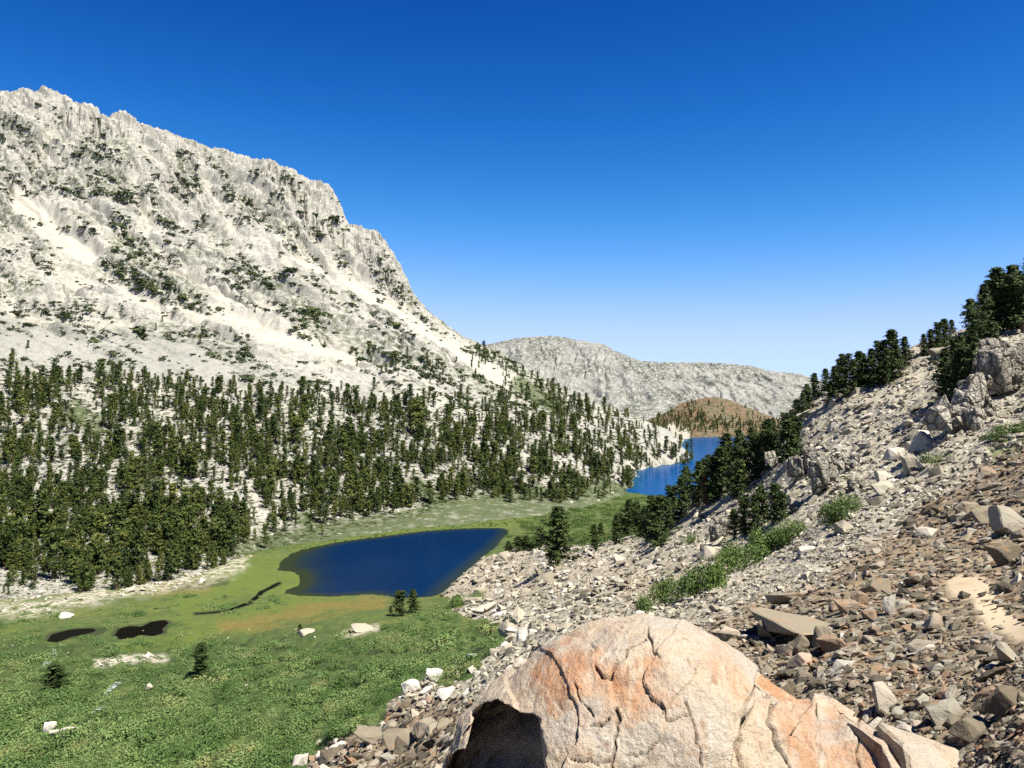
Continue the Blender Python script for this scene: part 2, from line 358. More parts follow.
def mass_h(x, Y):
    px = 512 + F * x / Y
    z = mass_base(x, Y)
    z0 = z.copy(); _, py0 = to_px(x, Y, z0)
    ta = np.zeros(np.shape(px))
    sel = py0 < 400
    wv = 6 * fbm(x[sel] / 30, Y[sel] / 30, 3, 81)
    tt_ = np.zeros(sel.sum())
    for pts, r, a in FANS: tt_ = np.maximum(tt_, a * sstep(5, -4, segdist(px[sel], py0[sel], pts) - r + .9 * wv))
    ta[sel] = tt_
    cf = np.zeros(np.shape(px))
    cf[sel] = np.maximum.reduce([sstep(3, -5, polysd(px[sel], py0[sel], q) + wv * .5) for q in CLIFFS])
    cy = np.interp(px, MPX, MCY); ty = np.interp(px, MPX, MTY)
    t = (Y - ty) / (cy - ty)                          # 0 at the foot, 1 at the crest
    amp = sstep(0.02, 0.12, t)
    s = .47 * x + .88 * Y; f = .88 * x - .47 * Y      # across the slope / down the fall line
    bench = sstep(0.52, 0.30, t) * amp
    hi = sstep(0.35, 0.6, t)
    z = z + bench * (5.0 * ridged(x / 60, Y / 60, 3, 41) + 2.6 * ridged(x / 17, Y / 17, 3, 42) + 0.8 * ridged(x / 5, Y / 5, 2, 47))
    near_crest = sstep(1.0, 0.9, t)
    left = sstep(520, 400, px)
    s = s + 22 * fbm(x / 85, Y / 85, 3, 40)
    ncr = .35 + .65 * near_crest
    def crev(sc, fl, dep, wd, sd): return -dep * (1 - sstep(0, wd, np.abs(fbm(s / sc, f / fl, 2, sd))))
    g = ridged(s / 95, f / 520, 4, 43)
    z = z + hi * left * near_crest * (13 * (g - 0.2) + 7 * ridged(x / 48, Y / 48, 4, 44) + 6)
    z = z + hi * left * ncr * (crev(70, 500, 20, .16, 141) + crev(30, 260, 8, .15, 142) + 5)
    cl = sstep(0.76, 0.86, t) * left
    z = z + hi * (left * .8 + .2) * (3.6 * ridged(x / 14, Y / 14, 3, 45))
    z = z + cl * (8 * ridged(s / 26, f / 400, 3, 46) + crev(17, 300, 9, .22, 143) + 3.5 * ridged(x / 9, Y / 9, 2, 48) + 4)
    pq = px * 1.6
    z = z + 1.35 * cf * (.15 + .85 * sstep(.995, .93, t)) * (-15 * (1 - sstep(0, .22, np.abs(fbm(pq / 34 + Y / 300, Y / 110, 3, 145)))) - 6 * (1 - sstep(0, .25, np.abs(fbm(pq / 12, Y / 60, 3, 146)))) + 6)
    tz = (z + 10 * fbm(x / 60, Y / 60, 3, 144)) / 24.0
    fr = tz - np.floor(tz)
    z = z + sstep(.33, .5, t) * left * (1 - .6 * cl) * 9 * (sstep(.15, .95, fr) - fr)
    z = z0 + (z - z0) * (1 - .82 * ta)
    z = z + (1 - left) * amp * (2.2 * fbm(x / 25, Y / 25, 4, 49))
    # the promontory and the shore of the far lake
    P = np.array(LAKE2)
    bb = (x > P[:, 0].min() - 40) & (x < P[:, 0].max() + 40) & (Y > P[:, 1].min() - 40) & (Y < P[:, 1].max() + 40)
    if np.any(bb):
        d = polysd(x[bb], Y[bb], LAKE2)
        z[bb] = np.where(d < 0, np.minimum(z[bb], LAKE2_Z - np.minimum(5, 0.4 * -d)), np.minimum(z[bb], LAKE2_Z + 0.3 + 0.9 * d))
    P = np.array(LAKE1)
    bb = (x > P[:, 0].min() - 40) & (x < P[:, 0].max() + 40) & (Y > P[:, 1].min() - 40) & (Y < P[:, 1].max() + 40)
    if np.any(bb):
        d = polysd(x[bb], Y[bb], LAKE1)
        z[bb] = np.where(d < 0, -5, np.minimum(z[bb], -1 + 0.30 * d))
    return z

def first_hit(hf, px, py, y0, y1, n=1600):
    """where the sight line through (px, py) first meets the ground hf"""
    Y = np.exp(np.linspace(math.log(y0), math.log(y1), n))
    x = (px - 512) / F * Y
    z = hf(x.copy(), Y)
    r = HOR + F * (EYE - z) / Y
    i = int(np.argmax(r <= py))
    if r[i] > py: return None
    return float(x[i]), float(Y[i]), float(z[i])

def hits(hf, pxs, pys, y0, y1, n=900):
    """the same for many sight lines at once"""
    Y = np.exp(np.linspace(math.log(y0), math.log(y1), n))
    out = []
    pxs = np.asarray(pxs, float); pys = np.asarray(pys, float)
    res = np.full((len(pxs), 3), np.nan)
    for a in range(0, len(pxs), 1500):
        p = pxs[a:a + 1500]; q = pys[a:a + 1500]
        x = (p[:, None] - 512) / F * Y[None]
        YY = np.broadcast_to(Y, x.shape)
        z = hf(x.ravel().copy(), YY.ravel().copy()).reshape(x.shape)
        r = HOR + F * (EYE - z) / Y[None]
        ok = r <= q[:, None]
        i = ok.argmax(1); has = ok.any(1)
        k = np.arange(len(p))
        res[a:a + 1500] = np.where(has[:, None], np.stack([x[k, i], Y[i], z[k, i]], 1), np.nan)
    return res

# ------------------------------------------------------------------ mesh helpers
def mesh_arrays(name, V, faces, smooth=False):
    """V (n,3); faces (m,k) of one size"""
    me = bpy.data.meshes.new(name)
    V = np.asarray(V, np.float32); faces = np.asarray(faces, np.int32)
    m, k = faces.shape
    me.vertices.add(len(V)); me.vertices.foreach_set('co', V.ravel())
    me.loops.add(m * k); me.loops.foreach_set('vertex_index', faces.ravel())
    me.polygons.add(m)
    me.polygons.foreach_set('loop_start', np.arange(0, m * k, k, dtype=np.int32))
    me.polygons.foreach_set('use_smooth', np.full(m, smooth))
    me.update(calc_edges=True)
    return me

def attr(me, name, vals):
    a = me.attributes.new(name, 'FLOAT', 'POINT')
    a.data.foreach_set('value', np.asarray(vals, np.float32).ravel())

def put(name, me, mat, parent=None):
    o = bpy.data.objects.new(name, me)
    C.objects.link(o)
    if mat: 
        if not me.materials: me.materials.append(mat)
    if parent: o.parent = parent
    return o

def tag(o, label=None, cat=None, group=None, kind=None):
    if label: o['label'] = label
    if cat: o['category'] = cat
    if group: o['group'] = group
    if kind: o['kind'] = kind
    return o

def grid_faces(nr, nc):
    i = np.arange(nr - 1)[:, None] * nc + np.arange(nc - 1)[None]
    return np.stack([i, i + 1, i + 1 + nc, i + nc], -1).reshape(-1, 4)

def compact(V, Fq, attrs=None):
    used = np.unique(Fq)
    mp = np.full(len(V), -1, np.int64); mp[used] = np.arange(len(used))
    return V[used], mp[Fq], ({k: v[used] for k, v in attrs.items()} if attrs else None)

# ------------------------------------------------------------------ materials
def M(name):
    m = bpy.data.materials.new(name)
    m.use_nodes = True
    nt = m.node_tree
    b = nt.nodes['Principled BSDF']
    b.inputs['Roughness'].default_value = 0.9
    b.inputs['Specular IOR Level'].default_value = 0.15
    return m, nt, b

class G:
    """small node-graph writer"""
    def __init__(s, nt): s.nt = nt; s.N = nt.nodes; s.L = nt.links.new
    def pos(s):
        n = s.N.new('ShaderNodeNewGeometry'); return n.outputs['Position']
    def obj(s):
        n = s.N.new('ShaderNodeTexCoord'); return n.outputs['Object']
    def map(s, v, scale=(1, 1, 1), rot=(0, 0, 0)):
        n = s.N.new('ShaderNodeMapping'); n.inputs['Scale'].default_value = scale; n.inputs['Rotation'].default_value = rot
        s.L(v, n.inputs['Vector']); return n.outputs[0]
    def noise(s, v, scale, det=4, rough=.55, dist=0):
        n = s.N.new('ShaderNodeTexNoise'); n.inputs['Scale'].default_value = scale; n.inputs['Detail'].default_value = det
        n.inputs['Roughness'].default_value = rough; n.inputs['Distortion'].default_value = dist
        s.L(v, n.inputs['Vector']); return n.outputs[0]
    def vor(s, v, scale, feat='F1', out='Distance'):
        n = s.N.new('ShaderNodeTexVoronoi'); n.feature = feat; n.inputs['Scale'].default_value = scale
        s.L(v, n.inputs['Vector']); return n.outputs[out]
    def ramp(s, f, stops, mode='LINEAR'):
        n = s.N.new('ShaderNodeValToRGB'); n.color_ramp.interpolation = mode
        e = n.color_ramp.elements
        while len(e) < len(stops): e.new(.5)
        for el, (p, c) in zip(e, stops):
            el.position = p
            el.color = (c, c, c, 1) if isinstance(c, (int, float)) else (c[0], c[1], c[2], 1)
        s.L(f, n.inputs[0]); return n.outputs[0]
    def mix(s, f, a, b, mode='MIX'):
        n = s.N.new('ShaderNodeMix'); n.data_type = 'RGBA'; n.blend_type = mode
        for i, v in ((0, f), (6, a), (7, b)):
            if isinstance(v, (int, float)): n.inputs[i].default_value = v
            elif isinstance(v, tuple): n.inputs[i].default_value = (v[0], v[1], v[2], 1)
            else: s.L(v, n.inputs[i])
        return n.outputs[2]
    def math(s, op, a, b=0.0, clamp=False):
        n = s.N.new('ShaderNodeMath'); n.operation = op; n.use_clamp = clamp
        for i, v in ((0, a), (1, b)):
            if isinstance(v, (int, float)): n.inputs[i].default_value = v
            else: s.L(v, n.inputs[i])
        return n.outputs[0]
    def attr(s, name, typ='GEOMETRY'):
        n = s.N.new('ShaderNodeAttribute'); n.attribute_name = name; n.attribute_type = typ; return n.outputs['Fac']
    def tint(s):
        return s.math('ADD', s.attr('tint'), s.attr('tint', 'OBJECT'), True)
    def bump(s, h, strength, dist, b):
        n = s.N.new('ShaderNodeBump'); n.inputs['Strength'].default_value = strength; n.inputs['Distance'].default_value = dist
        s.L(h, n.inputs['Height']); s.L(n.outputs[0], b.inputs['Normal'])

def mat_massif():
    m, nt, b = M('granite_massif'); g = G(nt); p = g.pos()
    n1 = g.noise(p, .012, 5, .6); n2 = g.noise(p, .09, 5, .65); n3 = g.noise(p, .45, 4, .7)
    base = g.mix(g.ramp(n1, [(.35, 0.), (.65, 1.)]), (.33, .312, .262), (.225, .218, .19))
    base = g.mix(g.ramp(n2, [(.3, 1.), (.55, 0.)]), base, (.35, .332, .28))
    n4 = g.noise(p, .16, 5, .7); n5 = g.noise(g.map(p, (.035, .035, .16), (0, .35, .6)), 1.6, 4, .7)
    base = g.mix(g.math('MULTIPLY', g.ramp(n4, [(.53, 0.), (.62, 1.)]), .62), base, (.105, .105, .08))
    base = g.mix(g.math('MULTIPLY', g.ramp(n5, [(.56, 0.), (.66, 1.)]), .5), base, (.12, .115, .09))
    base = g.mix(g.math('MULTIPLY', g.ramp(n3, [(.50, 0.), (.66, 1.)]), .5), base, (.11, .105, .085))
    base = g.mix(g.math('MULTIPLY', g.attr('grey'), .6), base, (.20, .198, .17))
    base = g.mix(g.attr('talus'), base, g.mix(g.ramp(n2, [(.35, 0.), (.7, 1.)]), (.345, .322, .265), (.285, .266, .22)))
    vegf = g.math('MULTIPLY', g.attr('veg'), g.ramp(g.noise(p, .16, 4, .7), [(.44, 0.), (.56, .75)]))
    base = g.mix(vegf, base, g.mix(n3, (.030, .045, .016), (.065, .080, .03)))
    gr = g.math('MULTIPLY', g.attr('grass'), g.ramp(g.noise(p, .2, 5, .7), [(.32, .35), (.50, .95)]))
    base = g.mix(gr, base, g.mix(n3, (.036, .055, .018), (.075, .09, .034)))
    b.inputs['Base Color'].default_value = (1, 1, 1, 1); nt.links.new(base, b.inputs['Base Color'])
    g.bump(g.noise(p, .7, 4, .7), .9, 1.4, b)
    return m

def mat_far():
    m, nt, b = M('granite_far_ridge'); g = G(nt); p = g.pos()
    n2 = g.noise(p, .02, 6, .7); n3 = g.noise(p, .06, 4, .75)
    base = g.mix(g.ramp(n2, [(.38, 0.), (.62, 1.)]), (.25, .242, .212), (.17, .168, .152))
    base = g.mix(g.math('MULTIPLY', g.ramp(n3, [(.45, 0.), (.52, 1.)]), g.attr('veg')), base, (.065, .07, .055))
    nt.links.new(base, b.inputs['Base Color'])
    g.bump(g.noise(p, .05, 5, .7), .6, 3, b)
    return m

def mat_redhill():
    m, nt, b = M('russet_hill'); g = G(nt); p = g.pos()
    n2 = g.noise(p, .02, 5, .65); n3 = g.noise(p, .12, 4, .7)
    base = g.mix(g.ramp(n2, [(.4, 0.), (.6, 1.)]), (.150, .080, .047), (.125, .098, .062))
    base = g.mix(g.ramp(n3, [(.44, 0.), (.58, 1.)]), base, (.045, .052, .024))
    base = g.mix(g.attr('pale'), base, (.30, .275, .22))
    nt.links.new(base, b.inputs['Base Color'])
    g.bump(n3, .9, 4, b)
    return m

def mat_talus_ground():
    m, nt, b = M('talus_ground'); g = G(nt); p = g.pos()
    v = g.vor(p, 3.2, out='Color'); d = g.vor(p, 3.2)
    vs = g.vor(p, .9, out='Color'); ds = g.vor(p, .9)
    n = g.noise(p, .12, 4, .6)
    pale = g.mix(v, (.15, .132, .098), (.27, .24, .18), 'MIX')
    pale = g.mix(.35, pale, g.mix(vs, (.19, .172, .135), (.34, .31, .25)))
    brown = g.mix(v, (.085, .066, .042), (.215, .165, .105))
    col = g.mix(g.attr('brown'), pale, brown)
    sand = g.mix(g.noise(p, 6, 4, .7), (.33, .26, .165), (.40, .32, .215))
    col = g.mix(g.attr('sand'), col, sand)
    soil = g.mix(n, (.25, .19, .115), (.31, .24, .155))
    col = g.mix(g.math('MULTIPLY', g.attr('soil'), g.ramp(g.noise(p, .5, 4, .7), [(.42, 0.), (.6, 1.)])), col, soil)
    grn = g.mix(g.noise(p, 2.0, 4, .7), (.05, .07, .022), (.12, .125, .05))
    col = g.mix(g.attr('grass'), col, grn)
    nt.links.new(col, b.inputs['Base Color'])
    h = g.math('ADD', g.math('MULTIPLY', d, -1.0), g.math('MULTIPLY', ds, -1.6))
    g.bump(g.math('MULTIPLY', g.math('ADD', h, 1.1), g.math('SUBTRACT', 1.0, g.attr('sand'))), .7, .10, b)
    return m

def mat_meadow():
    m, nt, b = M('meadow_turf'); g = G(nt); p = g.pos()
    n1 = g.noise(p, .05, 5, .6); n2 = g.noise(p, .45, 5, .7); n3 = g.noise(p, 1.6, 3, .7)
    base = g.mix(g.ramp(n1, [(.35, 0.), (.65, 1.)]), (.060, .085, .022), (.10, .108, .028))
    base = g.mix(g.ramp(n2, [(.42, 0.), (.66, 1.)]), base, (.038, .062, .018))
    base = g.mix(g.math('MULTIPLY', g.attr('willow'), .75), base, (.028, .046, .014))  # shade in the gaps between willow bushes, darkened into the turf colour
    base = g.mix(g.math('MULTIPLY', g.attr('lime'), g.ramp(g.noise(p, .16, 4, .65), [(.34, .25), (.55, .95)])), base, g.mix(n2, (.058, .090, .016), (.095, .115, .022)))
    base = g.mix(g.math('MULTIPLY', g.attr('ochre'), g.ramp(n2, [(.25, .5), (.5, 1.)])), base, g.mix(n3, (.105, .082, .022), (.130, .112, .03)))
    base = g.mix(g.math('MULTIPLY', g.attr('wet'), .9), base, (.025, .032, .012))
    base = g.mix(g.math('MULTIPLY', g.attr('stony'), g.ramp(n2, [(.42, 0.), (.55, 1.)])), base, g.mix(n3, (.27, .245, .18), (.36, .33, .265)))
    nt.links.new(base, b.inputs['Base Color'])
    g.bump(g.math('ADD', n2, g.math('MULTIPLY', n3, .5)), .9, .9, b)
    return m

def mat_water(name, col, rough, bumpd, spec):
    m, nt, b = M(name); g = G(nt); p = g.pos()
    b.inputs['Base Color'].default_value = (*col, 1)
    b.inputs['Roughness'].default_value = rough
    b.inputs['IOR'].default_value = spec
    b.inputs['Specular IOR Level'].default_value = .5
    w = g.noise(g.map(p, (.35, .8, 1)), 1.4, 4, .6)
    g.bump(w, .6, bumpd, b)
    return m, g, b

def mat_rock(name, stops, speck=.5, scale=1.0, rust=0.0):
    m, nt, b = M(name); g = G(nt); p = g.pos()
    t = g.tint()
    base = g.ramp(t, stops)
    n = g.noise(p, 1.3 * scale, 5, .7)
    base = g.mix(g.math('MULTIPLY', g.ramp(n, [(.45, 0.), (.72, 1.)]), speck), base, g.mix(.35, base, (.10, .085, .065)))
    if rust:
        r = g.noise(p, .8 * scale, 4, .65)
        base = g.mix(g.math('MULTIPLY', g.ramp(r, [(.55, 0.), (.68, 1.)]), rust), base, (.30, .145, .06))
    nt.links.new(base, b.inputs['Base Color'])
    g.bump(g.noise(p, 5 * scale, 5, .7), .6, .10 / scale, b)
    return m

def mat_leaf(name, stops):
    m, nt, b = M(name); g = G(nt)
    c = g.ramp(g.tint(), stops)
    nt.links.new(c, b.inputs['Base Color'])
    b.inputs['Roughness'].default_value = .7
    return m

def mat_plain(name, col, rough=.9):
    m, nt, b = M(name); g = G(nt); p = g.obj()
    n = g.noise(g.map(p, (1, 1, .25)), 9, 4, .7)
    c = g.mix(n, tuple(v * .6 for v in col), tuple(v * 1.3 for v in col))
    nt.links.new(c, b.inputs['Base Color'])
    b.inputs['Roughness'].default_value = rough
    g.bump(n, .6, .03, b)
    return m

MAT_MASS = mat_massif(); MAT_FAR = mat_far(); MAT_RED = mat_redhill()
MAT_TAL = mat_talus_ground(); MAT_MEAD = mat_meadow()
MAT_PALE = mat_rock('pale_granite_rock', [(0, (.085, .075, .056)), (.25, (.195, .172, .125)), (.7, (.295, .264, .20)), (1, (.40, .37, .31))])
MAT_BROWN = mat_rock('brown_talus_rock', [(0, (.042, .036, .026)), (.3, (.105, .088, .060)), (.55, (.185, .157, .110)), (.80, (.215, .20, .162)), (.91, (.175, .105, .058)), (1, (.34, .32, .27))], .65, 2.0, .32)
def mat_crag():
    m, nt, b = M('outcrop_granite'); g = G(nt); p = g.pos(); t = g.tint()
    base = g.mix(t, (.19, .175, .14), (.33, .305, .25))
    q = g.map(p, (.75, .75, .6), (.3, .6, .2))
    n = g.noise(p, .9, 5, .72)
    wv = g.mix(.8, q, g.noise(p, .5, 3, .6), 'ADD')
    cr = g.vor(wv, .75, 'DISTANCE_TO_EDGE'); cr2 = g.vor(wv, 2.1, 'DISTANCE_TO_EDGE')
    base = g.mix(g.math('MULTIPLY', g.ramp(n, [(.42, 0.), (.68, 1.)]), .7), base, (.12, .108, .085))
    base = g.mix(g.ramp(cr, [(0., .85), (.05, 0.)]), base, (.03, .026, .02))
    base = g.mix(g.ramp(cr2, [(0., .5), (.05, 0.)]), base, (.06, .052, .04))
    nt.links.new(base, b.inputs['Base Color'])
    h = g.math('ADD', g.ramp(cr, [(0., 0.), (.12, 1.)]), g.math('ADD', n, g.math('MULTIPLY', g.ramp(cr2, [(0., 0.), (.1, 1.)]), .4)))
    g.bump(h, .9, .45, b)
    return m
MAT_CRAG = mat_crag()
MAT_PINE = mat_leaf('pine_needles', [(0, (.012, .022, .005)), (.5, (.032, .050, .011)), (1, (.075, .088, .02))])
MAT_FOREST = mat_leaf('forest_needles', [(0, (.013, .025, .005)), (.5, (.044, .062, .012)), (1, (.105, .108, .024))])
MAT_SHRUB = mat_leaf('shrub_leaves', [(0, (.038, .066, .014)), (.5, (.065, .105, .023)), (1, (.11, .14, .038))])
MAT_WILLOW = mat_leaf('willow_leaves', [(0, (.036, .070, .016)), (.35, (.074, .125, .034)), (.7, (.118, .170, .054)), (1, (.165, .165, .062))])
MAT_DARKSHRUB = mat_leaf('krummholz_leaves', [(0, (.022, .034, .012)), (.6, (.045, .062, .02)), (1, (.09, .10, .035))])
MAT_BARK = mat_plain('pine_bark', (.13, .085, .055))
MAT_SNAG = mat_plain('weathered_wood', (.34, .30, .25))
MAT_RUSTTREE = mat_leaf('dead_russet_needles', [(0, (.10, .045, .02)), (1, (.20, .10, .045))])

# ------------------------------------------------------------------ terrain
def near_terrain():
    pxs = np.arange(-260, 1381, 2.0)
    Ys = np.concatenate([np.exp(np.linspace(math.log(1.0), math.log(380), 1080)), np.exp(np.linspace(math.log(383), math.log(1000), 150))])
    PX, YY = np.meshgrid(pxs, Ys)
    X = (PX - 512) / F * YY
    Zz = near_h(X.ravel().copy(), YY.ravel().copy())
    x = X.ravel(); Y = YY.ravel()
    zb = near_base(x, Y)
    tm = talus_mask(x, Y, zb)
    px, py = to_px(x, Y, Zz)
    V = np.stack([x, Y, Zz], 1)
    Fq = grid_faces(len(Ys), len(pxs))
    isT = (tm[Fq].mean(1) > .5)
    A = {}
    wob = 10 * fbm(x / 5, Y / 5, 3, 61)
    A['brown'] = brown_mask(px, py, Y)
    A['sand'] = sstep(6, -5, segdist(px, py, TRAIL) - np.interp(py, [560, 590, 600, 640], [8, 12, 11, 11]) + wob * .6) * (px > 900) * (Y < 60)
    A['soil'] = sstep(40, -20, segdist(px, py, [(470, 575), (600, 585), (700, 575)]) + wob * 2) + .7 * sstep(30, 0, segdist(px, py, [(880, 575), (960, 575), (985, 560)]) + wob)
    A['grass'] = np.clip(sstep(10, -4, segdist(px, py, [(1000, 450), (1040, 420), (1100, 400)]) - 8 + wob) * .9
                         + sstep(0.25, 0.5, fbm(x / 7, Y / 7, 3, 77)) * .55 * (px > 780) * (py < 440), 0, 1)
    Vt, Ft, At = compact(V, Fq[isT], A)
    me = mesh_arrays('talus_slope', Vt, Ft, True)
    for k, v in At.items(): attr(me, k, v)
    tag(put('talus_slope', me, MAT_TAL), kind='structure')
    B = {}
    w2 = 7 * fbm(x / 12, Y / 12, 3, 62)
    B['lime'] = sstep(668, 640, py) * np.clip(sstep(14, -6, segdist(px, py, [(190, 600), (240, 578), (290, 577)]) - 14 + w2)
                        + sstep(10, -5, segdist(px, py, [(130, 650), (240, 622), (300, 598), (340, 598)]) - 9 + w2)
                        + sstep(8, -4, segdist(px, py, [(300, 548), (400, 530), (520, 521), (560, 517)]) - 3 + w2 * .6) * .6
                        + .7 * sstep(.1, .4, fbm(x / 22, Y / 9, 3, 64)) * (py < 720) * (Y < 330), 0, 1)
    B['ochre'] = np.clip(sstep(8, -4, segdist(px, py, [(225, 628), (270, 620), (330, 607), (380, 602)]) - 4 + 1.3 * w2)
                         + .8 * sstep(6, -3, segdist(px, py, [(160, 590), (205, 585)]) - 5 + w2), 0, 1)
    B['wet'] = np.clip(sstep(1.2, 0, segdist(px, py, STREAM) - 1.2 + w2 * .12) + sstep(1.5, 0, np.minimum(*[polysd(px, py, q[0]) for q in PONDS]) - 1 + w2 * .22)
                       + .6 * sstep(2, 0, segdist(px, py, [(175, 588), (205, 584), (225, 582)]) - 3 + w2 * .5), 0, 1)
    B['willow'] = np.clip(sstep(618, 650, py + w2), 0, 1)  # where the turf gets its painted shade beneath the willow bushes
    B['stony'] = np.clip(sstep(9, -4, segdist(px, py, [(-40, 612), (50, 606), (110, 592), (200, 578), (240, 564)]) - 5 + w2)
                         + sstep(4, -2, segdist(px, py, [(95, 664), (120, 660), (165, 658)]) - 3 + w2 * .3)
                         + sstep(4, -2, segdist(px, py, [(345, 634), (375, 628)]) - 3 + w2 * .3), 0, 1)
    Vm, Fm, Bm = compact(V, Fq[~isT], B)
    me = mesh_arrays('meadow', Vm, Fm, True)
    for k, v in Bm.items(): attr(me, k, v)
    tag(put('meadow', me, MAT_MEAD), kind='structure')

def brown_mask(px, py, Y):
    # brown rubble lies below a line that climbs from the big boulder to the right edge
    edge = np.interp(px, [600, 660, 700, 760, 820, 870, 940, 1024, 1200], [700, 640, 622, 600, 578, 545, 495, 440, 360])
    d = py - edge + 9 * fbm(px / 60, py / 40, 3, 71)
    return sstep(-10, 14, d)

def massif():
    pxs = np.arange(-320, 716, 1.25)
    Ys = np.exp(np.linspace(math.log(236), math.log(1720), 860))
    PX, YY = np.meshgrid(pxs, Ys)
    x = ((PX - 512) / F * YY).ravel(); Y = YY.ravel()
    z = mass_h(x.copy(), Y)
    px, py = to_px(x, Y, z)
    V = np.stack([x, Y, z], 1)
    _, py0 = to_px(x, Y, mass_base(x, Y))
    ta, ve, gr = mass_masks(px, py0, x, Y)
    gy = np.maximum(sstep(6, -6, polysd(px, py0, GREYS) + 8 * fbm(x / 40, Y / 40, 3, 83)), .35 * sstep(380, 420, py0) * sstep(-.2, .2, fbm(x / 30, Y / 30, 3, 84)))
    Fq = grid_faces(len(Ys), len(pxs))
    keep = (z[Fq].max(1) > -14)
    Vc, Fc, A = compact(V, Fq[keep], {'talus': ta, 'veg': ve, 'grass': gr, 'grey': gy})
    me = mesh_arrays('mountain', Vc, Fc)
    for k, v in A.items(): attr(me, k, v)
    tag(put('mountain', me, MAT_MASS), kind='structure')

def mass_masks(px, py, x, Y):
    w = 6 * fbm(x / 30, Y / 30, 3, 81)
    ta = np.zeros(np.shape(px)); ve = np.zeros(np.shape(px)); gr = np.zeros(np.shape(px))
    for pts, r, a in FANS:
        ta = np.maximum(ta, a * sstep(7, -6, segdist(px, py, pts) - r + 1.1 * w))
    for pts, r, a in VEGS:
        ve = np.maximum(ve, a * sstep(5, -4, segdist(px, py, pts) - r + w))
    base_veg = .45 * sstep(-.05, .3, fbm(x / 70, Y / 70, 3, 82)) * sstep(100, 160, py)
    ve = np.maximum(ve, base_veg) * (1 - .85 * ta)
    for pts, r in (([(75, 420), (95, 432)], 10), ([(415, 490), (440, 505), (470, 518)], 9), ([(400, 520), (470, 515)], 5), ([(520, 385), (560, 408)], 8), ([(465, 505), (600, 500), (640, 492)], 6), ([(305, 520), (330, 535)], 6)):
        gr = np.maximum(gr, sstep(5, -3, segdist(px, py, pts) - r + w * .8))
    tl_ = np.interp(px, [240, 280, 350, 420, 470, 500, 560, 600, 640], [556, 542, 530, 520, 508, 506, 500, 494, 486])
    gr = np.maximum(gr, sstep(-4, 3, py - tl_ + w * .4) * (px > 236) * (px < 650) * .95)
    gr = np.maximum(gr, sstep(8, 0, np.abs(py - np.interp(px, [240, 280, 350, 420, 470, 500, 560, 600, 640], [556, 542, 530, 520, 508, 506, 500, 494, 486])) - 8 + w * .7) * (px > 236) * (px < 650))
    return ta, ve, gr

def far_ridge():
    pxs = np.arange(380, 1101, 1.25)
    sil_x = [380, 440, 480, 500, 520, 550, 562, 585, 600, 620, 640, 660, 700, 730, 750, 765, 775, 790, 800, 806, 830, 900, 1000, 1100]
    sil_y = [372, 356, 346, 342, 338, 336, 337, 342, 346, 353, 361, 362.5, 362.5, 364, 366, 370, 372, 373, 374.5, 376, 384, 372, 360, 350]
    top = np.interp(pxs, sil_x, sil_y)
    n = 620
    t = np.linspace(0, 1.35, n)
    PX, T = np.meshgrid(pxs, t)
    Yc = 4200.0
    Y = 2750 + (Yc - 2750) * T
    X = (PX - 512) / F * Y
    zt = EYE - (np.broadcast_to(top, PX.shape) - HOR) / F * Yc
    prof = np.where(T <= 1, T ** 1.25, 1 - (T - 1) * 1.2)
    z = -30 + (zt + 30) * prof
    w = sstep(0.0, .25, T) * sstep(1.0, .9, T)
    xw = X + 40 * fbm(X / 200, Y / 300, 2, 56)
    xw = xw + 30 * fbm(X / 70, Y / 150, 3, 57)
    br = sstep(-.25, .25, fbm(X / 160, Y / 260, 3, 58))
    z = z + w * (16 * (ridged(xw / 130, Y / 900, 3, 51) - .2) + 9 * ridged(X / 50, Y / 80, 4, 52) - 20 * br * (1 - sstep(0, .3, np.abs(fbm(xw / 95, Y / 900, 3, 151)))) - 8 * (1 - br) * (1 - sstep(0, .3, np.abs(fbm(xw / 34, Y / 350, 3, 152)))) + 6)
    z = z + sstep(.9, 1, T) * sstep(1.06, 1., T) * 4 * ridged(X / 40, Y / 40, 3, 53)
    dsp = (PX - np.interp(T, [.1, .5, 1], [660, 632, 588]))
    z = z + 75 * np.where(dsp < 0, np.exp(-(dsp / 40) ** 2), np.exp(-(dsp / 11) ** 2)) * sstep(1, .75, T) * sstep(0, .25, T)
    # a spur coming down from the left summit towards the far lake
    V = np.stack([X.ravel(), Y.ravel(), z.ravel()], 1)
    me = mesh_arrays('far_ridge', V, grid_faces(n, len(pxs)))
    px, py = to_px(X, Y, z)
    veg = .40 + .55 * sstep(-.2, .3, fbm(X / 260, Y / 260, 3, 54)) + .5 * sstep(.86, .97, T) * sstep(1.1, 1, T) * (px < 760)
    attr(me, 'veg', np.clip(veg, 0, 1).ravel())
    tag(put('ridge_mountain', me, MAT_FAR), kind='structure')
    # a dark summit just showing over the crest of the near massif
    Yp = 2300.0
    xs = np.linspace(-180, 180, 60); ys = np.linspace(-160, 160, 50)
    XX, YY = np.meshgrid(xs, ys)
    cx = (166 - 512) / F * Yp; zt = EYE - (129 - HOR) / F * Yp
    zz = zt - 0.55 * np.hypot(XX, YY) - np.maximum(XX, 0) * .1 + 6 * ridged((XX) / 40, YY / 40, 4, 55) - 4
    me = mesh_arrays('summit', np.stack([(XX + cx).ravel(), (YY + Yp).ravel(), zz.ravel()], 1), grid_faces(50, 60))
    attr(me, 'veg', np.full(3000, .8))
    tag(put('summit_mountain', me, MAT_FAR), kind='structure')

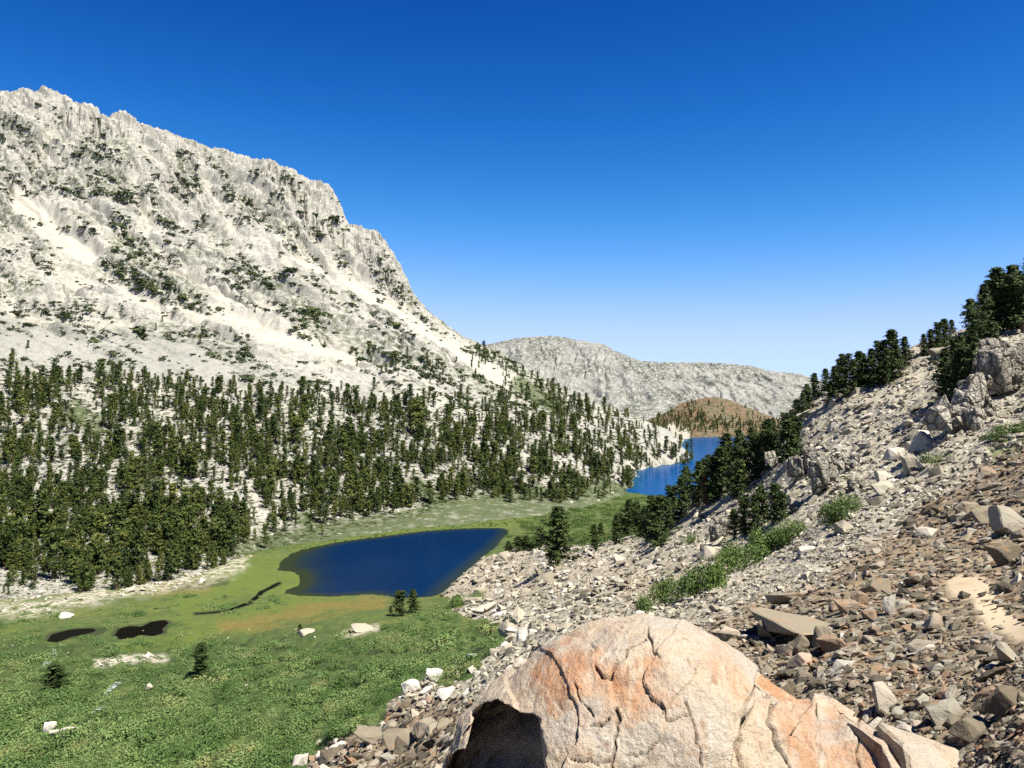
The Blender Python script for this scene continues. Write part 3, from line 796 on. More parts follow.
def hill_h(x, Y):
    px = 512 + F * x / Y
    sil = np.interp(px, [600, 640, 660, 680, 700, 714, 730, 748, 765, 790, 830], [432, 424, 416, 405, 400, 397.5, 401, 408, 415, 424, 432])
    zt = EYE - (sil - HOR) / F * 1800.
    t = (Y - 1470) / (1800 - 1470.)
    prof = np.where(t <= 1, sstep(-.15, 1.25, t) / .905, 1 - 1.0 * (t - 1) ** 1.5)
    z = -12 + (zt + 12) * np.clip(prof, -.2, 1.02)
    z = z + sstep(0.05, .25, t) * (5 * ridged(x / 45, Y / 60, 4, 57) + 1.8 * ridged(x / 12, Y / 12, 3, 58) - 3)
    return z

def red_hill():
    pxs = np.arange(600, 832, .8); Ys = np.linspace(1440, 2150, 260)
    PX, Y = np.meshgrid(pxs, Ys)
    X = (PX - 512) / F * Y
    z = hill_h(X, Y)
    me = mesh_arrays('rocky_hill', np.stack([X.ravel(), Y.ravel(), z.ravel()], 1), grid_faces(len(Ys), len(pxs)))
    px, py = to_px(X, Y, z)
    attr(me, 'pale', (sstep(3, -1, segdist(px, py, [(672, 428), (684, 432), (686, 438)]) - 4) * .9).ravel())
    tag(put('rocky_hill', me, MAT_RED), kind='structure')

def waters():
    m1, g, b = mat_water('deep_lake_water', (.002, .012, .045), .18, .03, 1.03)
    # shallow greenish shelf towards the left end of the lake
    p = g.pos()
    n = g.noise(p, .03, 3, .6)
    col = g.mix(g.attr('shallow'), g.mix(n, (.0004, .0075, .030), (.0010, .012, .040)), (.014, .020, .010))
    g.L(col, b.inputs['Base Color'])
    def sheet(name, poly, z, mat, step, shal):
        P = np.array(poly); x0, y0 = P.min(0) - 6; x1, y1 = P.max(0) + 6
        xs = np.arange(x0, x1 + step, step); ys = np.arange(y0, y1 + step, step)
        X, Y = np.meshgrid(xs, ys)
        V = np.stack([X.ravel(), Y.ravel(), np.full(X.size, z)], 1)
        d = polysd(V[:, 0], V[:, 1], poly)
        Fq = grid_faces(len(ys), len(xs))
        keep = d[Fq].min(1) < 4
        px, py = to_px(V[:, 0], V[:, 1], V[:, 2])
        Vc, Fc, A = compact(V, Fq[keep], {'shallow': np.clip(shal(px, py, d), 0, 1)})
        me = mesh_arrays(name, Vc, Fc)
        attr(me, 'shallow', A['shallow'])
        tag(put('lake', me, mat), kind='structure')
    sheet('lower_lake', LAKE1, LAKE1_Z, m1, 2.0,
          lambda px, py, d: sstep(-9, 0, d) * .8 + sstep(345, 285, px + 10 * fbm(px / 30, py / 12, 3, 66)) * .75)
    m2, g2, b2 = mat_water('far_lake_water', (.006, .055, .19), .18, .04, 1.035)
    g2.L(g2.mix(g2.attr('shallow'), (.002, .036, .118), (.014, .06, .075)), b2.inputs['Base Color'])
    sheet('upper_lake', LAKE2, LAKE2_Z, m2, 5.0, lambda px, py, d: sstep(-12, 0, d) * .5)
    m3, g3, b3 = mat_water('peat_pool_water', (.003, .0028, .002), .08, .02, 1.02)
    for poly, zc in PONDW:
        c = np.array(poly).mean(0)
        P = c + (np.array(poly) - c) * 1.12
        me = bpy.data.meshes.new('pool')
        me.from_pydata([(a, b_, zc - .06) for a, b_ in P], [], [list(range(len(P)))])
        tag(put('pool', me, m3), kind='structure')

def ribbon(name, pts, width, mat, lift, kind='structure'):
    """a narrow draped strip along a line of ground points"""
    L = []
    for (a, b) in zip(pts[:-1], pts[1:]):
        for t in np.linspace(0, 1, 8, endpoint=False):
            L.append(np.array(a) * (1 - t) + np.array(b) * t)
    L.append(np.array(pts[-1])); L = np.array(L)
    L[:, 0] += .5 * fbm(L[:, 1] / 3, L[:, 0] / 3, 2, 5)
    d = np.gradient(L[:, :2], axis=0); d /= np.linalg.norm(d, axis=1)[:, None] + 1e-9
    nrm = np.stack([-d[:, 1], d[:, 0]], 1)
    w = width * (1 + .6 * fbm(L[:, 0] / 4, L[:, 1] / 4, 2, 6))[:, None]
    rows = []
    for k in (-1, -.4, .4, 1):
        q = L[:, :2] + nrm * w * k
        zz = near_h(q[:, 0].copy(), q[:, 1].copy()) + lift
        rows.append(np.column_stack([q, zz]))
    V = np.concatenate(rows); n = len(L)
    Fq = grid_faces(4, n)
    me = mesh_arrays(name, V, Fq, True)
    return tag(put(name, me, mat), kind=kind)

near_terrain(); massif(); far_ridge(); red_hill(); waters()
# the valley floor runs on below everything, out past the horizon
me = bpy.data.meshes.new('ground')
me.from_pydata([(-14000, -6000, -26), (14000, -6000, -26), (14000, 20000, -26), (-14000, 20000, -26)], [], [(0, 1, 2, 3)])
tag(put('ground', me, MAT_TAL), kind='structure')

m_st, g_st, b_st = mat_water('stream_water', (.004, .004, .003), .08, .03, 1.03)
m_fo, g_fo, b_fo = mat_water('white_stream_water', (.10, .12, .13), .1, .3, 1.3)
g_fo.L(g_fo.ramp(g_fo.noise(g_fo.pos(), 1.3, 4, .7), [(.45, (.02, .025, .03)), (.6, (.55, .6, .62))]), b_fo.inputs['Base Color'])
def pts_near(lst): return [first_hit(near_h, a, b, 60, 360) for a, b in lst]
ribbon('stream', pts_near(STREAM), 1.0, m_st, .06)
ribbon('stream', pts_near([(117, 684), (108, 693), (104, 703), (100, 712)]), .7, m_fo, .35)
ribbon('stream', pts_near([(56, 652), (50, 662), (42, 670)]), .6, m_fo, .3)

# ------------------------------------------------------------------ where a sight line meets the ground
class Survey:
    def __init__(s, hf, px0, px1, y0, y1, n, step=2.0):
        s.pxs = np.arange(px0, px1 + 1, step); s.Y = np.exp(np.linspace(math.log(y0), math.log(y1), n))
        PX, YY = np.meshgrid(s.pxs, s.Y, indexing='ij')
        z = hf(((PX - 512) / F * YY).ravel(), YY.ravel()).reshape(PX.shape)
        s.z = z
        s.r = np.minimum.accumulate(HOR + F * (EYE - z) / YY, axis=1)
        s.hf = hf
    def hit(s, px, py):
        for k in range(60):          # a base just above the local skyline slides down onto it
            p = s.hit1(px, py + 1.5 * k)
            if p is not None and p[1] < (330 if s.hf is near_h else 1e9): return p
        return s.hit1(px, py)
    def hit1(s, px, py):
        i = int(np.clip(round((px - s.pxs[0]) / (s.pxs[1] - s.pxs[0])), 0, len(s.pxs) - 1))
        j = int(np.searchsorted(-s.r[i], -py))
        if j >= len(s.Y): return None
        Y = s.Y[j]
        return ((px - 512) / F * Y, Y, float(s.z[i, j]))
    def many(s, px, py):
        out = np.full((len(px), 3), np.nan)
        i = np.clip(np.round((px - s.pxs[0]) / (s.pxs[1] - s.pxs[0])).astype(int), 0, len(s.pxs) - 1)
        for k in np.unique(i):
            m = i == k
            j = np.searchsorted(-s.r[k], -py[m])
            ok = j < len(s.Y)
            j = np.minimum(j, len(s.Y) - 1)
            Y = s.Y[j]
            o = np.stack([(px[m] - 512) / F * Y, Y, s.z[k, j]], 1)
            o[~ok] = np.nan
            out[m] = o
        return out
SN = Survey(near_h, -260, 1380, 2.0, 680, 1000)
SM = Survey(mass_h, -320, 716, 236, 1720, 800)

def slope_n(hf, x, Y, e=.5):
    z0 = hf(x.copy(), Y.copy()); zx = hf(x + e, Y.copy()); zy = hf(x.copy(), Y + e)
    return z0, -(zx - z0) / e, -(zy - z0) / e

# ------------------------------------------------------------------ rocks
def hull_rock(seed, n=12, flat=(1, .8, .55), boxy=.8):
    r = random.Random(seed)
    bm = bmesh.new()
    for _ in range(n):
        v = [r.uniform(-1, 1) for _ in range(3)]
        m = max(abs(c) for c in v); l = math.sqrt(sum(c * c for c in v))
        k = (1 / m) * boxy + (1 / l) * (1 - boxy)
        v = [c * k * r.uniform(.72, 1) for c in v]
        bm.verts.new((v[0] * flat[0], v[1] * flat[1], v[2] * flat[2]))
    res = bmesh.ops.convex_hull(bm, input=bm.verts)
    junk = [e for e in res['geom_interior'] if isinstance(e, bmesh.types.BMVert)]
    bmesh.ops.delete(bm, geom=junk, context='VERTS')
    bmesh.ops.triangulate(bm, faces=bm.faces)
    return bm

def bm_arrays(bm):
    bm.verts.ensure_lookup_table()
    bm.verts.index_update()
    V = np.array([v.co[:] for v in bm.verts]); T = np.array([[v.index for v in f.verts] for f in bm.faces])
    return V, T

def noise3(V, f, seed):
    return (noise2(V[:, 0] * f + 3.1, V[:, 1] * f + .7 * V[:, 2] * f, seed) + noise2(V[:, 1] * f - 1.7, V[:, 2] * f + .6 * V[:, 0] * f, seed + 1)
            + noise2(V[:, 2] * f + 5.2, V[:, 0] * f - .5 * V[:, 1] * f, seed + 2)) / 1.7

def hi_rock(seed, flat):
    bm = hull_rock(seed, 13, flat, .75)
    bmesh.ops.bevel(bm, geom=bm.edges[:] , offset=.035, segments=1, affect='EDGES', profile=.5)
    bmesh.ops.triangulate(bm, faces=bm.faces)
    for _ in range(2):
        bmesh.ops.subdivide_edges(bm, edges=[e for e in bm.edges if e.calc_length() > .22], cuts=1, use_grid_fill=True)
        bmesh.ops.triangulate(bm, faces=bm.faces)
    V, T = bm_arrays(bm); bm.free()
    n = V / (np.linalg.norm(V, axis=1)[:, None] + 1e-6)
    d = .07 * noise3(V, 1.7, seed) + .035 * noise3(V, 5, seed + 9)
    return V + n * d[:, None], T

FLATS = [(1, .75, .48), (1, .62, .28), (1, .9, .65), (1, .45, .25), (1, .7, .4), (1, .52, .34)]
LOW = []
for i in range(16):
    b_ = hull_rock(100 + i, 9 + i % 5, FLATS[i % 6], .7); LOW.append(bm_arrays(b_)); b_.free()
HIGH = [hi_rock(300 + i, FLATS[i % 6]) for i in range(10)]
def crag(seed):
    r = random.Random(seed); Vs, Fs, off = [], [], 0
    for q in range(13):
        V, T = hi_rock(500 + seed * 20 + q, (.8, .7, .85))
        big = q < 5
        sc = r.uniform(.42, .62) if big else r.uniform(.16, .32)
        a = r.uniform(0, 6.28); c, s_ = math.cos(a), math.sin(a)
        V = V * sc * np.array([1, .9, r.uniform(1.0, 1.7) if big else .8])
        V = np.stack([c * V[:, 0] - s_ * V[:, 1], s_ * V[:, 0] + c * V[:, 1], V[:, 2]], 1)
        V = V + [r.uniform(-.6, .6), r.uniform(-.5, .5), r.uniform(-.35, .3) if big else r.uniform(-.5, -.1)]
        Vs.append(V); Fs.append(T + off); off += len(V)
    return np.concatenate(Vs), np.concatenate(Fs)
CRAG = [crag(i) for i in range(4)]
CRAG_ME = [mesh_arrays('rock_outcrop', *p) for p in CRAG]
HIGH_ME = [mesh_arrays('rock', *p) for p in HIGH]
LOW_ME = [mesh_arrays('rock', *p) for p in LOW]

def rot_mats(yaw, tilt, taz):
    c, s = np.cos(yaw), np.sin(yaw)
    Rz = np.zeros((len(yaw), 3, 3)); Rz[:, 0, 0] = c; Rz[:, 0, 1] = -s; Rz[:, 1, 0] = s; Rz[:, 1, 1] = c; Rz[:, 2, 2] = 1
    ax, ay = np.cos(taz), np.sin(taz); ct, st = np.cos(tilt), np.sin(tilt)
    R = np.zeros_like(Rz)
    R[:, 0, 0] = ct + ax * ax * (1 - ct); R[:, 0, 1] = ax * ay * (1 - ct); R[:, 0, 2] = ay * st
    R[:, 1, 0] = ax * ay * (1 - ct); R[:, 1, 1] = ct + ay * ay * (1 - ct); R[:, 1, 2] = -ax * st
    R[:, 2, 0] = -ay * st; R[:, 2, 1] = ax * st; R[:, 2, 2] = ct
    return R @ Rz

def bake(protos, pid, loc, R, S, tint, extra=None):
    """many copies of a few prototypes as one mesh (V, F, tint)"""
    Vs, Fs, Ts, off = [], [], [], 0
    for k, pr in enumerate(protos):
        PV, PF = pr[0], pr[1]
        m = np.where(pid == k)[0]
        if not len(m): continue
        W = np.einsum('nij,nvj->nvi', R[m], PV[None] * S[m][:, None, :]) + loc[m][:, None, :]
        nv = len(PV)
        Vs.append(W.reshape(-1, 3))
        Fs.append((PF[None] + (off + np.arange(len(m)) * nv)[:, None, None]).reshape(-1, PF.shape[1]))
        base = pr[2][None] if len(pr) > 2 else 0
        Ts.append((np.broadcast_to(tint[m][:, None] + base, (len(m), nv))).reshape(-1))
        off += nv * len(m)
    return np.concatenate(Vs), np.concatenate(Fs), np.clip(np.concatenate(Ts), 0, 1)

def scatter_px(n, fn, x0, x1, y0, y1):
    px = rng.uniform(x0, x1, n * 3); py = rng.uniform(y0, y1, n * 3)
    k = rng.uniform(0, 1, n * 3) < fn(px, py)
    return px[k][:n], py[k][:n]

def in_talus(px, py): return polysd(px, py, TALUS_POLY) < -1
BOULDER_SIL = [(425, 800), (443, 768), (460, 730), (490, 700), (520, 675), (560, 645), (610, 625), (650, 617), (690, 627), (720, 640), (760, 662), (790, 690), (820, 705), (850, 708), (872, 720), (882, 770), (890, 820), (425, 820)]
def not_boulder(px, py): return polysd(px, py, BOULDER_SIL) > -6

def rock_field():
    recs = []   # px, py, size px, zone
    def zone(n, fn, box, size, z):
        px, py = scatter_px(n, fn, *box)
        s = size(px, py) * np.exp(rng.normal(0, .46, len(px)) + .35 * noise2(px / 30, py / 17, 88))
        recs.append(np.stack([px, py, s, np.full(len(px), z)], 1))
    Yq = lambda px, py: SN.many(px, py)[:, 1]
    br = lambda px, py: brown_mask(px, py, None)
    tr = lambda px, py: (segdist(px, py - 4, TRAIL) > np.interp(py, [560, 590, 610, 640], [9, 13, 13, 13])) | (rng.uniform(0, 1, len(px)) < .07)
    # brown rubble below the trail and up to the right edge
    zone(13500, lambda a, b: in_talus(a, b) * not_boulder(a, b) * (br(a, b) > rng.uniform(.2, .8, len(a))) * tr(a, b), (290, 1100, 420, 830),
         lambda a, b: np.interp(b, [430, 560, 640, 700, 780], [3.6, 4.8, 5.5, 6.0, 7.0]), 0)
    zone(330, lambda a, b: in_talus(a, b) * not_boulder(a, b) * (br(a, b) > .7) * tr(a, b), (640, 1060, 470, 790),
         lambda a, b: np.interp(b, [430, 560, 700, 780], [7.0, 10, 12, 14]), 0)
    # pale scree
    zone(9500, lambda a, b: in_talus(a, b) * not_boulder(a, b) * (br(a, b) < .55), (300, 860, 520, 800),
         lambda a, b: np.interp(b, [520, 600, 700, 780], [2.4, 3.6, 4.6, 6.0]), 1)
    zone(420, lambda a, b: in_talus(a, b) * not_boulder(a, b) * (br(a, b) < .5), (310, 760, 560, 790),
         lambda a, b: np.interp(b, [540, 620, 700, 780], [5.5, 7.5, 10, 11]), 1)
    # upper right slope
    zone(7500, lambda a, b: in_talus(a, b) * (br(a, b) < .5), (690, 1060, 320, 560),
         lambda a, b: np.interp(b, [330, 420, 560], [2.6, 3.2, 3.4]), 2)
    zone(420, lambda a, b: in_talus(a, b) * (br(a, b) < .3), (760, 1040, 350, 520), lambda a, b: 7.0 + 0 * a, 2)
    # white boulders strewn at the talus front and at the foot of the forest
    zone(150, lambda a, b: sstep(22, 4, segdist(a, b, [(322, 752), (385, 728), (430, 690), (478, 676), (505, 645)])), (300, 530, 620, 768), lambda a, b: 8.5 + 0 * a, 3)
    zone(420, lambda a, b: sstep(12, 2, segdist(a, b, [(-40, 610), (50, 602), (110, 592), (200, 578)])), (-60, 230, 560, 625), lambda a, b: 3.2 + 0 * a, 3)
    zone(26, lambda a, b: sstep(4, 1, segdist(a, b, [(96, 664), (165, 658)])), (80, 180, 650, 670), lambda a, b: 3.4 + 0 * a, 3)
    zone(40, lambda a, b: 0 * a + 1., (10, 330, 630, 740), lambda a, b: 2.6 + 0 * a, 3)
    R_ = np.concatenate(recs)
    h = SN.many(R_[:, 0], R_[:, 1])
    ok = ~np.isnan(h[:, 0]) & (h[:, 1] < 330)
    R_, h = R_[ok], h[ok]
    ok = np.hypot((h[:, 0] - HOLLOW[0]) / .7, (h[:, 1] - HOLLOW[1]) / .9) > 1
    R_, h = R_[ok], h[ok]
    return R_, h
RR, RH = rock_field()
NR = len(RR)
spx = np.minimum(RR[:, 2], 26); zone_ = RR[:, 3].astype(int)
size = spx / F * RH[:, 1] * .62
yaw = rng.uniform(0, 6.283, NR); tilt = np.abs(rng.normal(0, .33, NR)); taz = rng.uniform(0, 6.283, NR)
_, sx, sy = slope_n(near_h, RH[:, 0].copy(), RH[:, 1].copy())
# lie along the slope: tilt axis from the slope's own normal plus a random part
tl = np.arctan(np.hypot(sx, sy)); 
RB = rot_mats(np.zeros(NR), np.clip(tl, 0, .7), np.arctan2(sx, -sy))
RM = RB @ rot_mats(yaw, tilt, taz)
S3 = size[:, None] * np.exp(rng.normal(0, .16, (NR, 3)))
loc = RH + np.stack([np.zeros(NR), np.zeros(NR), size * rng.uniform(-.02, .32, NR)], 1)
tint = rng.uniform(0, 1, NR)
tint = np.where(zone_ == 3, .55 + .45 * tint, tint)
big = np.zeros(NR, bool)
N_ROCK_THINGS = 236
inside = (RR[:, 0] > 0) & (RR[:, 0] < 1024) & (RR[:, 1] < 764) & (RR[:, 1] > 0)
order = np.argsort(-(spx * inside))
big[order[:N_ROCK_THINGS]] = True
for nm, zs, mat, lab in (('talus_rubble', (0,), MAT_BROWN, 'brown angular rubble covering the slope by the trail'), ('scree', (1, 2, 3), MAT_PALE, 'pale granite scree spread over the slope beside the lake')):
    m = np.isin(zone_, zs) & ~big
    pid = rng.integers(0, len(LOW), NR)
    V, T, tt = bake(LOW, np.where(m, pid, -1), loc, RM, S3, tint)
    me = mesh_arrays(nm, V, T)
    attr(me, 'tint', tt)
    tag(put(nm, me, mat), lab, 'scree', kind='stuff')

from mathutils import Matrix, Vector
def rock_thing(me, mat, L, Rm, S, tint, label, group, name='rock', cat='rock'):
    o = bpy.data.objects.new(name, me)
    C.objects.link(o)
    if not me.materials: me.materials.append(None)
    o.material_slots[0].link = 'OBJECT'; o.material_slots[0].material = mat
    mw = Matrix([[float(c) for c in r] for r in Rm]).to_4x4()
    o.matrix_world = Matrix.Translation(Vector([float(c) for c in L])) @ mw @ Matrix.Diagonal(Vector((float(S[0]), float(S[1]), float(S[2]), 1)))
    o['tint'] = float(tint)
    return tag(o, label, cat, group)

def rock_label(px, py, z, t, s):
    if z == 0:
        c = 'dark brown' if t < .3 else 'tan brown' if t < .62 else 'grey' if t < .8 else 'rusty orange' if t < .93 else 'pale grey'
        w = ('above the bend of the dirt trail' if py < 585 and px > 860 else 'in the rubble below the dirt trail' if px > 860 else
             'in the rubble just behind the big boulder' if py > 630 else 'where brown rubble meets the pale scree')
        k = 'angular rock'
    elif z == 1:
        c = 'dull grey' if t < .3 else 'cream' if t < .7 else 'white'
        w = 'at the foot of the big boulder' if py > 700 else 'on the scree left of the big boulder' if px < 560 else 'on the open scree behind the big boulder' if py > 600 else 'high on the scree above the lake'
        k = 'granite block'
    elif z == 2:
        c = 'dull grey' if t < .3 else 'cream' if t < .7 else 'white'
        w = 'under the skyline pines on the right slope' if py < 420 else 'among the outcrops of the right slope'
        k = 'granite block'
    else:
        c = 'white' if t > .75 else 'cream'
        w = 'where the talus meets the willow thicket' if px > 300 else 'in the green meadow by the forest edge'
        k = 'boulder'
    sz = 'large ' if s > 17 else 'small ' if s < 12 else ''
    return f'{sz}{c} {k} {w}', f'{c} {k}s {w}'
for i in np.where(big)[0]:
    lab, grp = rock_label(RR[i, 0], RR[i, 1], zone_[i], tint[i], spx[i])
    me = HIGH_ME[i % len(HIGH_ME)] if spx[i] > 8 else LOW_ME[i % len(LOW_ME)]
    rock_thing(me, MAT_BROWN if zone_[i] == 0 else MAT_PALE, loc[i], RM[i], S3[i], tint[i], lab, lab[0:0] + grp + (' large' if 'large ' in lab else ' small' if lab.startswith('small') else ''))

# rocks that stand out one by one: px, py (base centre), width px, height px, depth ratio, yaw, tilt, tint, material, label
NAMED = [
    (799, 630, 78, 20, 1.25, .25, .12, .55, 'B', 'long slab roofing a black hollow behind the big boulder'),
    (770, 640, 20, 20, .9, .9, .1, .3, 'B', 'dark block at the left end of the black hollow'),
    (803, 668, 22, 14, .8, .3, .1, .95, 'B', 'pale rock at the lip of the black hollow'),
    (824, 648, 20, 24, .7, .8, .4, .4, 'B', 'brown leaning rock right of the black hollow'),
    (886, 712, 26, 36, .6, .5, .25, .97, 'B', 'pale pointed triangular rock standing in the brown rubble'),
    (944, 726, 36, 26, .7, .2, .15, .72, 'B', 'flat grey slab near the bottom right corner'),
    (846, 614, 24, 16, .7, .4, .2, .86, 'B', 'pale orange wedge rock in the brown rubble'),
    (860, 606, 14, 18, .8, .8, .2, .88, 'B', 'small rust orange block leaning on the orange wedge'),
    (892, 616, 16, 24, .6, .6, .1, .98, 'B', 'upright pale grey rock left of the trail bend'),
    (934, 630, 30, 24, .7, .9, .3, .70, 'B', 'grey split rock in the rubble below the trail'),
    (790, 603, 40, 14, .7, .2, .15, .60, 'B', 'flat tan slab at the top edge of the brown rubble'),
    (1012, 664, 24, 24, .7, .2, .2, .70, 'B', 'grey block at the right edge below the trail'),
    (1008, 715, 34, 26, .8, .5, .2, .25, 'B', 'dark block in the bottom right corner'),
    (975, 738, 40, 22, .8, 1.2, .2, .35, 'B', 'dark flat rock low at the right edge'),
    (1012, 532, 40, 30, .8, .5, .2, .72, 'B', 'large grey block perched above the trail at the right edge'),
    (985, 523, 28, 20, .8, .1, .2, .5, 'B', 'tan block left of the large grey perched block'),
    (1004, 565, 30, 26, .8, .7, .2, .3, 'B', 'dark block above the trail under the perched block'),
    (968, 515, 20, 16, .8, .7, .2, .55, 'B', 'square tan block high in the brown rubble'),
    (965, 430, 46, 48, .9, .4, .2, .75, 'P', 'bulky pale outcrop below the dark pine clump'),
    (990, 415, 36, 44, .9, .9, .3, .6, 'P', 'pale cracked outcrop at the right under the skyline'),
    (1012, 395, 44, 60, .9, .2, .35, .35, 'P', 'tall grey crag at the right edge under the pines'),
    (1004, 372, 30, 30, .9, .2, .35, .2, 'P', 'grey ledge above the tall crag'),
    (924, 450, 20, 22, .8, .3, .3, .95, 'P', 'bright square block above the shadowed gap'),
    (898, 460, 22, 14, .8, .3, .2, .9, 'P', 'white block left of the bright square block'),
    (886, 482, 20, 14, .9, .3, .2, .75, 'P', 'cream rounded boulder on the upper slope'),
    (882, 493, 22, 13, .9, .3, .1, .7, 'P', 'lower cream rounded boulder on the upper slope'),
    (908, 475, 14, 22, .8, .3, .2, .5, 'P', 'grey upright block beside a dark gap'),
    (926, 468, 16, 14, .8, .3, .2, .8, 'P', 'pale block above the small green bush'),
    (828, 490, 26, 40, .8, .6, .2, .4, 'P', 'grey ribbed crag standing above the green shrubs'),
    (806, 478, 22, 32, .8, .2, .2, .25, 'P', 'dark ribbed crag left of the grey crag'),
    (851, 470, 20, 18, .8, .2, .2, .55, 'P', 'grey block on the slope above the ribbed crag'),
    (862, 490, 18, 14, .8, .7, .2, .6, 'P', 'pale block right of the ribbed crag'),
    (722, 542, 18, 22, .8, .4, .2, .45, 'P', 'grey upright outcrop at the head of the shrub row'),
    (716, 562, 30, 16, .8, .4, .2, .6, 'P', 'grey slab along the upper side of the shrub row'),
    (700, 500, 12, 18, .8, .4, .2, .6, 'P', 'pale outcrop among the slope pines'),
    (776, 468, 14, 16, .8, .4, .2, .6, 'P', 'pale outcrop between the slope pines'),
    (434, 682, 20, 14, .9, .3, .1, 1.0, 'P', 'broad white boulder at the edge of the thicket'),
    (410, 692, 18, 12, .9, .3, .1, .95, 'P', 'white boulder left of the broad white one'),
    (448, 700, 20, 10, .9, .9, .1, .95, 'P', 'flat white boulder below the broad white one'),
    (505, 648, 16, 9, .9, .9, .1, 1.0, 'P', 'bright white block right of the thicket tip'),
    (472, 658, 10, 6, .9, .9, .1, 1.0, 'P', 'small white stone in the thicket corner'),
    (362, 632, 26, 7, .9, .1, .05, .55, 'P', 'low pale boulder in the meadow below the lake'),
    (303, 636, 20, 6, .9, .1, .05, .6, 'P', 'low pale boulder beside a tiny conifer in the meadow'),
    (48, 735, 12, 12, .9, .3, .1, 1.0, 'P', 'white boulder beside the grey log in the thicket'),
    (66, 618, 12, 6, .9, .3, .1, .95, 'P', 'white stone in the meadow above the dark pools'),
    (400, 745, 46, 14, .7, .5, .2, .4, 'B', 'brown slab lying flat in the lower left rubble'),
    (370, 742, 40, 12, .7, .1, .15, .5, 'B', 'tan slab over a dark gap in the lower left rubble'),
    (425, 735, 24, 18, .8, .1, .15, .6, 'B', 'tan block left of the hollow of the big boulder'),
    (300, 768, 18, 12, .9, .1, .1, .95, 'P', 'pale block at the bottom edge beside the thicket'),
    (322, 758, 14, 11, .9, .1, .1, 1.0, 'P', 'white block at the lower tip of the rubble'),
]
for k, (px, py, w, h, dr, yw, ti, tn, mt, lab) in enumerate(NAMED):
    p = SN.hit(px, py)
    if p is None: continue
    Y = p[1]; W = w / F * Y / 2 * 1.06; H = h / F * Y / 2 * 1.1
    outc = 'crag' in lab or 'outcrop' in lab
    if outc: W *= 1.45; H *= 1.05
    pr = CRAG[k % 4] if outc else HIGH[k % len(HIGH)]
    ext = np.abs(pr[0]).max(0)
    S = (W / ext[0], W * dr / ext[1], H / ext[2])
    R1 = rot_mats(np.array([yw * .5]), np.array([ti * .5]), np.array([.3 + k]))[0]
    rock_thing(CRAG_ME[k % 4] if outc else HIGH_ME[k % len(HIGH_ME)], MAT_CRAG if outc else MAT_BROWN if mt == 'B' else MAT_PALE, (p[0], Y + W * dr * (-.35 if 'roofing' in lab else .3), p[2] + H * (1.0 if 'roofing' in lab else .25 if 'low pale' in lab else .62)), R1, S, tn, lab, None,
               'rock_outcrop' if outc else 'boulder' if 'boulder' in lab else 'rock', 'outcrop' if outc else 'boulder' if 'boulder' in lab else 'rock')

